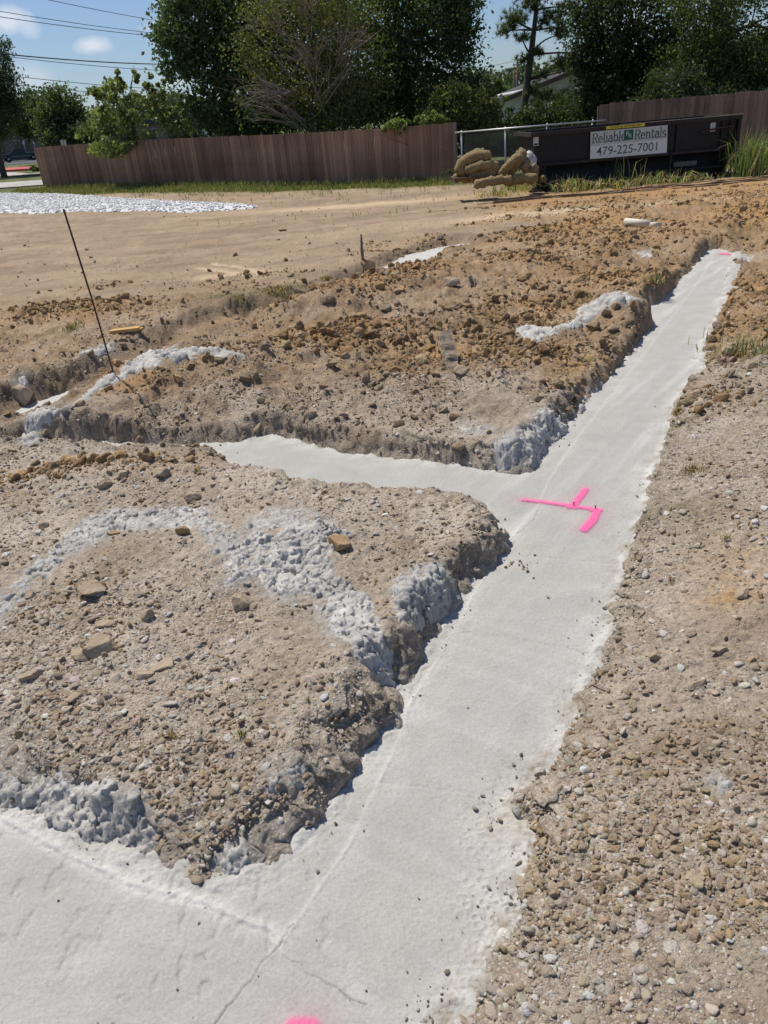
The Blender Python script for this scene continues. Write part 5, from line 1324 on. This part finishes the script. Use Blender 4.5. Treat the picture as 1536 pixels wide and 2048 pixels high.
v = np.stack([a-w, a+w, e], 1).reshape(-1, 3)-np.array(o[:]); col = np.array([.075, .10, .045])[None]*R_.uniform(.6, 1.4, 900)[li][:, None]
link('crown', mesh_np('crown', v, np.arange(3*n).reshape(-1, 3), M_LEAF, False, np.repeat(col, 3, 0)), pn)
# --- right-hand mass: three trees
tree('magnolia_tree', 'tall near-black leafy tree right of the pine behind the dumpster', foot(1230, 250, 36),
     BL(36, (1200, 40, 65, 50), (1180, 100, 40, 40), (1240, 110, 80, 60), (1215, 170, 60, 40), (1290, 60, 80, 80), (1260, -30, 110, 60), (1280, 180, 70, 46), (1190, 205, 40, 28), (1170, 30, 30, 30), (1230, 215, 70, 26), (1330, 130, 70, 60), (1175, 150, 28, 24)),
     30000, .15, (.036, .052, .026), 25, .32, .35, spread=.65, twigs=60)
tree('leafy_tree', 'bright mid-green leafy tree in the upper right corner', foot(1450, 250, 33),
     BL(33, (1400, 60, 75, 60), (1470, 100, 85, 70), (1420, 150, 75, 50), (1520, 40, 90, 80), (1360, 120, 45, 40), (1480, 180, 80, 36), (1560, 140, 80, 60), (1420, -30, 110, 60), (1390, 190, 55, 30), (1530, 200, 60, 30)),
     34000, .125, (.070, .098, .036), 26, .30, .35, spread=.6, twigs=60)
tree('screen_tree', 'dark leafy tree filling the gap between the two right-hand trees', foot(1340, 250, 31),
     BL(31, (1340, 215, 70, 28), (1290, 225, 50, 22), (1420, 205, 60, 28), (1500, 215, 60, 30), (1345, 170, 55, 34), (1570, 230, 60, 40)), 13000, .12, (.040, .060, .028), 27, .18, .35, spread=.5)
# --- understory by the house
for (px, py, w_, h_, Y, col, lb, sd_) in ((930, 278, 40, 20, 38, (.035, .05, .025), 'low dark shrub behind the left end of the chain-link fence', 45), (1015, 275, 42, 20, 38, (.035, .05, .025), 'low dark shrub behind the middle of the chain-link fence', 46), (1000, 235, 44, 34, 39, (.045, .07, .03), 'dark shrub behind the chain-link fence, left of the pine trunk', 41), (1090, 232, 60, 22, 37, (.045, .065, .03), 'dark shrub right of the pine trunk under the house gable', 42),
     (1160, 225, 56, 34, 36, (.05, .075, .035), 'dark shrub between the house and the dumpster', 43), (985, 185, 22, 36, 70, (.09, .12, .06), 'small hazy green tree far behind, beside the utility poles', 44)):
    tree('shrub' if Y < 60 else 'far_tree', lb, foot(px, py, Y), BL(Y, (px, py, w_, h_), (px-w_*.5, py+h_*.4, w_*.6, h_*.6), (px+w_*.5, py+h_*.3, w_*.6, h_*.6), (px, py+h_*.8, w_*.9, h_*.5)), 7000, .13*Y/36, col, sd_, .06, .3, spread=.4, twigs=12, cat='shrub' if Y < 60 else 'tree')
# --- sapling leaning over the fence
tree('sapling', 'leafy mulberry-like sapling reaching over the left fence', foot(262, 300, 36.2),
     BL(36.2, (270, 142, 11, 30, 0, 2.5), (237, 165, 12, 26, 0, 1.6), (298, 165, 10, 26, 0, 1.6), (322, 172, 8, 34, 0, 2), (225, 190, 40, 28), (190, 175, 22, 16), (280, 195, 46, 40), (315, 210, 30, 26), (345, 205, 12, 16), (235, 240, 70, 26), (300, 250, 70, 28), (180, 262, 36, 12), (195, 245, 36, 14), (365, 265, 34, 20), (250, 275, 46, 20), (215, 292, 40, 14, -1.6), (210, 312, 28, 12, -1.9), (240, 300, 24, 14, -1.8), (340, 240, 30, 26)),
     6000, .19, (.12, .155, .068), 28, .07, .3, yellow=.35, spread=.42, twigs=60, hang=.6, shell=.1)
# --- vines on the fence top
tree('fence_vine', 'bright green vine spilling over the right part of the brown fence', foot(850, 262, 29.2), BL(29.0, (868, 240, 20, 12), (845, 243, 20, 10), (810, 248, 26, 8), (775, 255, 26, 7), (740, 258, 24, 7), (793, 262, 8, 12, -.3), (890, 245, 10, 8)), 3200, .12, (.12, .17, .06), 29, .03, .4, spread=.22, cat='vine', twigs=10)
tree('fence_vine', 'thin green vine climbing the end post of the brown fence', foot(893, 330, 27.8), BL(27.6, (894, 280, 8, 16), (898, 262, 5, 8), (890, 335, 12, 18), (880, 345, 12, 10)), 420, .10, (.09, .13, .05), 30, .015, .4, spread=.15, cat='vine', twigs=6)
# --- far left trees
tree('conifer', 'dark drooping conifer at the left picture edge', foot(2, 330, 62), BL(62, (-30, 130, 50, 50), (5, 170, 30, 26), (-5, 220, 46, 34), (10, 100, 16, 18), (15, 200, 24, 18), (-12, 255, 44, 22), (18, 240, 20, 14), (-60, 200, 60, 100)), 16000, .26, (.040, .060, .034), 31, .20, .4, spread=.8, hang=.9, asp=.35)
tree('round_tree', 'round dark green tree just right of the conifer, far left', foot(110, 290, 92), BL(92, (62, 210, 30, 26), (40, 232, 28, 26), (75, 242, 34, 30), (55, 256, 26, 16)), 8000, .33, (.055, .082, .040), 32, .25, .35, spread=.9)
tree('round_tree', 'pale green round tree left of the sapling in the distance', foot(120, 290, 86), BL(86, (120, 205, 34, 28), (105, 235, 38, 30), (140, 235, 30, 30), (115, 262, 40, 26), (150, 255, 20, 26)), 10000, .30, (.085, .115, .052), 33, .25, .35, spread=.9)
tree('round_tree', 'small dark tree seen under the oak crown in the far middle', foot(500, 258, 80), BL(80, (500, 262, 30, 12), (460, 262, 30, 14), (440, 250, 14, 12)), 3000, .26, (.05, .08, .04), 34, .12, .4, spread=.6)
tree('round_tree', 'low dark tree behind the sapling and the left fence', foot(190, 290, 84), BL(84, (185, 262, 40, 26), (230, 268, 40, 22), (120, 280, 30, 12)), 7000, .26, (.045, .07, .035), 35, .12, .4, spread=.6)
for k, (px, py, w_) in enumerate(((70, 339, 9), (82, 338, 9), (93, 337, 7))):
    x, y = on_bg(px, py+4); tree('kerb_bush', ['left', 'middle', 'right'][k]+' small rounded bush beside the red kerb', (x, y, fence_base(x, y)), BL(y, (px, py-1, w_, 5)), 700, .16, (.06, .09, .03) if k == 0 else (.12, .13, .04), 60+k, .03, .3, spread=.2, cat='bush', twigs=4)

# ------------------------------------------------------------------ grass
def blades(name, x, y, z, h, w, cols, label, seed=1, lean=.35, kind='stuff', cat='grass', parent=None, org=None, curve=.5):
    r = np.random.default_rng(seed); n = len(x); a = r.uniform(0, 2*pi, n); l = r.normal(0, lean, n)*h; dx, dy_ = np.cos(a), np.sin(a)
    wx, wy_ = -dy_*w, dx*w; b0 = np.stack([x, y, z], 1); W_ = np.stack([wx, wy_, np.zeros(n)], 1)
    q = r.uniform(0, 2*pi, n); W_ = np.stack([np.cos(q)*w, np.sin(q)*w, np.zeros(n)], 1)
    m1 = b0+np.stack([dx*l*.35, dy_*l*.35, h*.6], 1); t = b0+np.stack([dx*l, dy_*l, h*(1-curve*np.minimum(1, np.abs(l/h)))], 1)
    v = np.stack([b0-W_, b0+W_, m1+W_*.8, m1-W_*.8, t], 1).reshape(-1, 3); i = np.arange(n)*5
    f = np.concatenate([np.stack([i, i+1, i+2], 1), np.stack([i, i+2, i+3], 1), np.stack([i+3, i+2, i+4], 1)])
    if org is not None: v = v-np.array(org)
    o = link(name, mesh_np(name, v, f, M_GRASS, False, np.repeat(cols, 5, 0)), parent)
    if kind: tag(o, label, cat, None, kind)
    elif label: tag(o, label, cat)
    return o
n = 240000; x = rng.uniform(-16, 13, n); y = rng.uniform(19, 41, n)
_, _, _, _, sa_, n1, n2 = terrain(x, y, False); tm = turf_mask(x, y, n1, fbm(x, y, 5.5, 4, 91))
fy = np.interp(x, [FENCE_A[0], FENCE_B[0], FENCE_C[0], 14], [FENCE_A[1], FENCE_B[1], FENCE_C[1], 27])
tm = tm*np.where((x > 3.2) & (y > 19.5), 0.22, 1.0)
m = (rng.random(n) < tm*1.1) & (y < fy-.02) & (poly_sd(x, y, WG, .6) > .1); x, y = x[m], y[m]; k = len(x)
hh = np.where((x > 3.2), .7, 1)*rng.uniform(.06, .20, k)*np.where(fy[m]-y < .7, 1.7, 1.0)
gcol = np.array([.11, .155, .05])[None]*rng.uniform(.6, 1.4, (k, 1)); dry = rng.random(k) < np.where(x > 3.2, .6, .35); gcol[dry] = np.array([.32, .27, .13])*rng.uniform(.7, 1.2, (dry.sum(), 1))
blades('grass', x, y, terrain(x, y, False)[0]-.01, hh, .010, gcol, 'strip of rough green grass at the foot of the fence', 3)
def tuft(px, py, hpx, n_, label, name='weed_tuft', cat='weed', green=(.10, .15, .05), dryf=.3, spread=.35, w=None, lean=.5, seed=0, Y=None):
    if Y: p = D(px, py, Y); x0_, y0_, z0_ = p.x, Y, float(terrain(np.array([p.x]), np.array([Y]))[0][0])
    else: x0_, y0_, z0_ = GT(px, py)
    s = mpp(px, py, y0_); h = hpx*s; r = np.random.default_rng(seed+int(px)); x = x0_+r.normal(0, spread*h, n_); y = y0_+r.normal(0, spread*h, n_)
    c = np.array(green)[None]*r.uniform(.6, 1.4, (n_, 1)); d_ = r.random(n_) < dryf; c[d_] = np.array([.36, .30, .16])*r.uniform(.6, 1.2, (d_.sum(), 1))
    o = blades(name, x, y, np.full(n_, z0_-.01), h*r.uniform(.4, 1.1, n_), w or max(.0015, .9*s), c, None, seed+7, lean, None, cat, None, (x0_, y0_, z0_), .6)
    o.location = (x0_, y0_, z0_); tag(o, label, cat)
for a in [(1495, 372, 100, 260, 'tall green reed clump at the right end of the dumpster', .16), (1140, 372, 42, 150, 'arching grass clump in front of the dumpster nose', .5), (1185, 374, 26, 120, 'low yellowing grass clump under the left edge of the sign', .7),
          (1255, 372, 68, 26, 'few tall dry stalks under the white sign', .25), (1290, 373, 36, 90, 'dry straw coloured grass clump below the sign right half', .5), (1345, 371, 34, 90, 'straw coloured grass clump before the dumpster door', .5),
          (1235, 376, 30, 90, 'broken yellow grass clump before the middle of the dumpster', .7), (1040, 378, 36, 160, 'green grass clump hiding the dumpster-side wattles', .6), (1075, 382, 34, 120, 'green grass clump at the dumpster foot plate', .6), (1000, 392, 20, 120, 'low green grass patch on the ground left of the steel bars', 1.2),
          (1530, 370, 60, 120, 'green grass clump beyond the reed clump at the right edge', .5), (1400, 372, 22, 80, 'short dry grass under the dumpster tailgate', .8)]:
    tuft(a[0], a[1], a[2], a[3], a[4], 'grass_clump', 'grass clump', (.13, .18, .06), .5 if 'reed' not in a[4] else .12, a[5], seed=3, lean=.5 if 'reed' in a[4] or 'stalk' in a[4] else 1.1, Y=20.9 if a[1] < 376 else None)
for a in [(485, 1472, 26, 60, 'small dark green weed on the gravel of the left block'), (615, 1405, 18, 34, 'tiny weed near the lower tongue of the big spill'), (1330, 975, 0, 0, ''), (1385, 945, 22, 150, 'dry brown grass clump on the right bank above the gravel'),
          (1355, 832, 26, 60, 'green weed at the right edge of the long footing'), (1515, 700, 30, 260, 'dark turf clump at the right picture edge'), (1310, 565, 20, 80, 'green weed on the far left bank'), (1450, 1085, 18, 60, 'dead grass clump on the right gravel bank'),
          (395, 945, 22, 16, 'thin green sprout on top of the left mound'), (1340, 1170, 20, 30, 'dry weed beside the right footing edge'), (1090, 468, 14, 60, 'small green weed on the far orange clay'),
          (150, 655, 20, 90, 'dark green weed left of the yellow lumber scrap'), (550, 585, 12, 260, 'fringe of dry turf on the far lip of the old trench'), (470, 600, 8, 160, 'low dry turf left of the old trench fringe'), (650, 560, 11, 160, 'dry root fringe at the right end of the old trench lip'), (345, 1480, 34, 40, 'dead brown grass on the lower left gravel')]:
    if a[3]: tuft(a[0], a[1], a[2], a[3], a[4], green=(.085, .11, .045) if 'dry' not in a[4] and 'dead' not in a[4] else (.14, .11, .07), dryf=.45, spread=(.55 if a[3] > 70 else .16) if 'turf' not in a[4] else 1.3, seed=9, lean=.6)

# ================================================================== house, poles, wires, building, vehicles
M_SIDING = simple('white_siding', (.58, .58, .57), .6, .04, 3); M_ROOF = simple('dark_shingles', (.06, .055, .055), .9, .3, 3); M_POLE = simple('weathered_pole', (.13, .10, .08), .9, .3, 3)
hY = 52; a = D(1016, 190, hY); pk = D(1172, 128, hY); b_ = D(1330, 185, hY); gzr = -.2
hs = empty('house', (pk.x, hY, gzr)); tag(hs, 'white-sided house gable with dark roof half hidden by trees', 'house')
ax_ = a.x-pk.x+.4; bx2 = b_.x-pk.x-.4; az_ = a.z-gzr; pz_ = pk.z-gzr
MB().prism([(ax_, 0), (bx2, 0), (bx2, az_+.1), (0, pz_-.18), (ax_, az_+.1)], 'y', .06, 9).build('wall', simple('siding_backing', (.45, .45, .44), .8, .05, 2), hs)
zz = .15; k = 0
sm_ = None
while zz < pz_-.5:
    def xr(h, s): 
        if h < az_+.05: return s
        t = (h-az_-.1)/(pz_-.18-az_-.1); return s*(1-t)
    l0, r0 = xr(zz, ax_), xr(zz, bx2); l1, r1 = xr(zz+.19, ax_), xr(zz+.19, bx2)
    b = MB(); b.add([(l0, .0, zz), (r0, .0, zz), (r1, .035, zz+.19), (l1, .035, zz+.19), (l0, .055, zz), (r0, .055, zz), (r1, .055, zz+.19), (l1, .055, zz+.19)], [(0, 1, 2, 3), (5, 4, 7, 6), (0, 4, 5, 1), (3, 2, 6, 7), (0, 3, 7, 4), (1, 5, 6, 2)]); b.build('siding_board', M_SIDING, hs); zz += .2
for s in (1, -1):
    ex = (ax_-.6) if s > 0 else (bx2+.6); ez = az_-.1
    MB().add([(ex, -.5, ez), (0, -.5, pz_), (0, 9.5, pz_), (ex, 9.5, ez), (ex, -.5, ez-.12), (0, -.5, pz_-.12), (0, 9.5, pz_-.12), (ex, 9.5, ez-.12)], [(0, 1, 2, 3), (7, 6, 5, 4), (0, 4, 5, 1), (2, 6, 7, 3), (0, 3, 7, 4), (1, 5, 6, 2)]).build('roof', M_ROOF, hs)
    MB().add([(ex, -.53, ez-.02), (0, -.53, pz_-.02), (0, -.505, pz_-.02), (ex, -.505, ez-.02), (ex, -.53, ez-.26), (0, -.53, pz_-.26), (0, -.505, pz_-.26), (ex, -.505, ez-.26)], [(0, 3, 2, 1), (4, 5, 6, 7), (0, 1, 5, 4), (2, 3, 7, 6), (0, 4, 7, 3), (1, 2, 6, 5)]).build('fascia_board', simple('brown_fascia', (.10, .07, .055), .8, .2, 3), hs)
b = MB(); fw = D(1062, 200, hY).x-pk.x
# utility poles and wires
def pole(px, pyt, Y, label, arm=1.2):
    t = D(px, pyt, Y); z0_ = fence_base(t.x, Y); rt = empty('utility_pole', (t.x, Y, z0_)); tag(rt, label, 'utility pole')
    MB().tube([(0, 0, -.2), (0, 0, t.z-z0_)], [.17, .11], 10).build('pole', M_POLE, rt, True); MB().box(-arm, arm, -.05, .05, t.z-z0_-.6, t.z-z0_-.48).build('crossarm', M_POLE, rt)
    for s in (-1, 0, 1): MB().tube([(s*arm*.85, 0, t.z-z0_-.47), (s*arm*.85, 0, t.z-z0_-.28)], [.05, .035], 8).build('insulator', M_GALV, rt, True)
    return t
p1 = pole(1035, 118, 95, 'taller thin utility pole left of the pine', .5); p2 = pole(1028, 140, 110, 'shorter utility pole just left of the taller one', .5); p3 = pole(560, 60, 84, 'utility pole hidden behind the oak carrying the long wires', 1.2); pole(-180, -20, 46, 'utility pole beyond the left picture edge carrying the long wires', 1.2)
M_CABLE = simple('black_cable', (.03, .03, .035), .6, .1, 2)
def wire(A, B, r_, label, sag=.4):
    A = Vector(A); B = Vector(B); P = [A+(B-A)*(i/16)-Vector((0, 0, sag*4*(i/16)*(1-i/16))) for i in range(17)]; o = A.copy()
    tag(MB().tube([p-o for p in P], r_, 5, False).build('power_line', M_CABLE, None, True, tuple(o)), label, 'power line', 'power lines crossing the sky')
for (y0_, x1_, y1_, r_, nm) in ((-32, 420, 53, .018, 'topmost'), (12, 400, 70, .018, 'second'), (23, 390, 73, .020, 'third'), (97, 355, 124, .035, 'thick fourth'), (101, 370, 138, .018, 'thin fifth'), (139, 380, 176, .018, 'sixth'), (156, 380, 191, .018, 'lowest')):
    Ya, Yb = 52, 70; a = D(0, y0_, Ya); b_ = D(x1_, y1_, Yb); d = b_-a
    wire(a-d*.42, b_+d*.22, r_, nm+' dark wire across the sky at the left', .35)
for (x0_, y0_, x1_, y1_, nm) in ((955, 128, 1034, 120, 'upper'), (950, 140, 1030, 133, 'middle'), (965, 138, 1055, 162, 'lower steep')):
    a = D(x0_-60, y0_+(y0_-y1_)*.8, 90); b_ = D(x1_, y1_, 95); wire(a, b_, .016, nm+' thin wire at the poles left of the pine', .3)
# low commercial building far left
bY = 128; L1 = D(-120, 232, bY); R1 = D(384, 232, bY); gz_ = fence_base(0, bY)
bd = empty('brick_building', (L1.x, bY, gz_)); tag(bd, 'long low dark brick building behind the left trees', 'building'); bl = R1.x-L1.x; bh = R1.z-gz_
def brickmat():
    m = MN('dark_brick', .9, .2); t = m.n.new('ShaderNodeTexBrick'); t.inputs['Scale'].default_value = 1.0; t.inputs['Brick Width'].default_value = .4; t.inputs['Row Height'].default_value = .13; t.inputs['Mortar Size'].default_value = .012
    t.inputs['Color1'].default_value = (.10, .055, .045, 1); t.inputs['Color2'].default_value = (.14, .08, .065, 1); t.inputs['Mortar'].default_value = (.2, .17, .15, 1)
    m.link(m.coord('Object', (1, 1, 1)), t.inputs['Vector']); m.color(t.outputs['Color']); return m.m
MB().box(0, bl, 0, 14, 0, bh-.7).build('wall', brickmat(), bd); MB().box(-.4, bl+.4, -.4, 14.4, bh-.698, bh).build('roof', simple('dark_metal_roof', (.055, .058, .065), .6, .15, 1), bd)
wm_ = MB().box(-1.1, 1.1, -.06, -.004, 1.0, 2.6).mesh('window', simple('dark_window_glass', (.02, .025, .03), .15, .1, 1, spec=.6)); fm_ = MB().box(-1.2, 1.2, -.09, -.062, 2.6, 2.72).mesh('lintel', M_KERB)
for k in range(9): w_ = link('window', wm_, bd, (3+k*(bl-6)/8, 0, 0)); link('lintel', fm_, w_)
gb = D(396, 254, 100); gb2 = D(470, 254, 100); gB = empty('grey_building', (gb.x, 100, fence_base(0, 100))); tag(gB, 'small grey building with a pale front seen through the oak foliage', 'building'); hh_ = gb.z-fence_base(0, 100)
MB().box(0, gb2.x-gb.x, 0, 8, 0, hh_).build('wall', simple('grey_metal_wall', (.16, .17, .20), .7, .1, 1), gB); MB().box(.4, 2.6, -.06, -.005, hh_-1.1, hh_-.35).build('sign_panel', M_WHITE, gB); MB().box(-.2, gb2.x-gb.x+.2, -.3, 8.2, hh_+.003, hh_+.15).build('roof', M_ROOF, gB)

# pickup truck
def pickup(px, py, yaw, label, paint_c, sc=1.0):
    x, y = on_bg(px, py); z = fence_base(x, y)+.035; rt = empty('pickup_truck', (x, y, z), yaw); tag(rt, label, 'pickup truck'); P_ = simple('truck_paint', paint_c, .35, .1, 2, spec=.5); G_ = simple('truck_glass', (.05, .065, .075), .1, .05, 1, spec=.7)
    tr = simple('chrome_trim', (.40, .40, .42), .3, .05, 3, 0, .8); ty = simple('tyre_rubber', (.02, .02, .02), .8, .1, 4)
    def side(poly, w, nm, mat, par): return MB().prism(poly, 'y', -w, w).build(nm, mat, par)
    arch = lambda cx: [(cx+.42*cos(radians(a)), .40+.42*sin(radians(a))) for a in range(170, 9, -20)]
    body = [(-2.75, .50), (-2.78, .85), (-2.7, 1.02), (-1.35, 1.12), (2.7, 1.10), (2.75, .55)] ; low = [(2.2, .42)]+[(p[0], p[1]) for p in reversed([(p[0], p[1]) for p in arch(1.75)])]+[(1.2, .38), (-1.3, .38)]+[(p[0], p[1]) for p in reversed(arch(-1.75))]+[(-2.3, .42)]
    side(body+low, .93, 'body', P_, rt)
    cab = side([(-1.30, 1.12), (-.75, 1.68), (.35, 1.72), (.72, 1.66), (.80, 1.11)], .80, 'cab', P_, rt)
    MB().prism([(-1.12, 1.16), (-.72, 1.60), (.60, 1.62), (.66, 1.16)], 'y', -.815, -.802).build('side_window', G_, cab); MB().prism([(-1.12, 1.16), (-.72, 1.60), (.60, 1.62), (.66, 1.16)], 'y', .802, .815).build('side_window', G_, cab)
    MB().add([(-1.31, -.7, 1.16), (-1.31, .7, 1.16), (-.80, .66, 1.66), (-.80, -.66, 1.66), (-1.28, -.7, 1.16), (-1.28, .7, 1.16), (-.77, .66, 1.66), (-.77, -.66, 1.66)], [(0, 3, 2, 1), (4, 5, 6, 7), (0, 1, 5, 4), (1, 2, 6, 5), (2, 3, 7, 6), (3, 0, 4, 7)]).build('windscreen', G_, cab)
    for s in (-1, 1):
        MB().box(.85, 2.72, s*.90-.03, s*.90+.03, 1.1, 1.16).build('bed_rail', tr, rt); MB().box(-2.6, 2.6, s*.935-.004, s*.935+.004, .66, .71).build('side_trim', tr, rt)
        for cx in (-1.75, 1.75):
            w_ = MB().tube([(cx, s*.70, .38), (cx, s*.94, .38)], .38, 20).build('wheel', ty, rt, True); MB().tube([(cx, s*.93, .38), (cx, s*.955, .38)], .22, 14).build('rim', tr, w_, True)
        MB().box(-2.80, -2.74, s*.62-.17, s*.62+.17, .72, .90).build('headlight', tr, rt); MB().box(2.74, 2.77, s*.80-.07, s*.80+.07, .72, 1.02).build('tail_light', M_RED, rt)
    MB().box(-2.9, -2.78, -.9, .9, .42, .60).build('front_bumper', tr, rt); MB().box(2.76, 2.9, -.9, .9, .45, .60).build('rear_bumper', tr, rt)
    rt.scale = (sc, sc, sc); return rt
pickup(43, 323, radians(28), 'dark blue-green pickup truck driving on the road at far left', (.012, .026, .034), .92)
pickup(84, 318, radians(10), 'dark maroon vehicle close behind the blue-green pickup', (.035, .012, .016), .9)
# small signs by the lot
def small_sign(px, pyt, pyb, Y, wpx, label):
    t = D(px, pyt, Y); z0_ = fence_base(t.x, Y); s = mpp(px, pyt, Y); rt = empty('parking_sign', (t.x, Y, z0_)); tag(rt, label, 'sign'); h = t.z-z0_
    MB().tube([(0, 0, -.1), (0, 0, h-.05)], .035, 8).build('post', M_GALV, rt, True); MB().box(-wpx*s/2, wpx*s/2, -.06, -.04, h-(pyb-pyt)*s, h).build('plate', M_WHITE, rt)
small_sign(46, 281, 288, 118, 4, 'left small white sign on a post behind the pickup'); small_sign(67, 281, 287, 118, 3.5, 'right small white sign on a post behind the pickup'); small_sign(123, 280, 296, 75, 4.5, 'white sign left half behind the fence end'); small_sign(129, 280, 296, 75, 4, 'white sign right half behind the fence end')
x, y = on_bg(5, 328); bb_ = MB().tube([(0, 0, 0), (0, 0, .95), (0, 0, 1.05)], [.3, .3, .2], 14).build('bollard', simple('yellow_paint', (.50, .33, .07), .7, .2, 3), None, True, (x, y, fence_base(x, y))); tag(bb_, 'fat yellow bollard beside the conifer trunk', 'bollard')
# distant treeline so the horizon closes
fx = rng.uniform(-260, 260, 60000); fyy = 230+rng.normal(0, 8, 60000); hgt = 6+3.5*vnoise(fx*.06, fx*0, 3)+2.5*vnoise(fx*.25, fx*0, 4)
zc = fence_base(0, 230); P = np.stack([fx, fyy, zc+hgt*rng.random(60000)**.7], 1); v, f, c = leaves(P, 1.3, np.array([.055, .08, .045])[None]*rng.uniform(.6, 1.3, (60000, 1)))
tag(link('treeline', mesh_np('treeline', v, f, M_LEAF, False, c)), 'distant band of trees closing the horizon', 'woods', None, 'stuff')
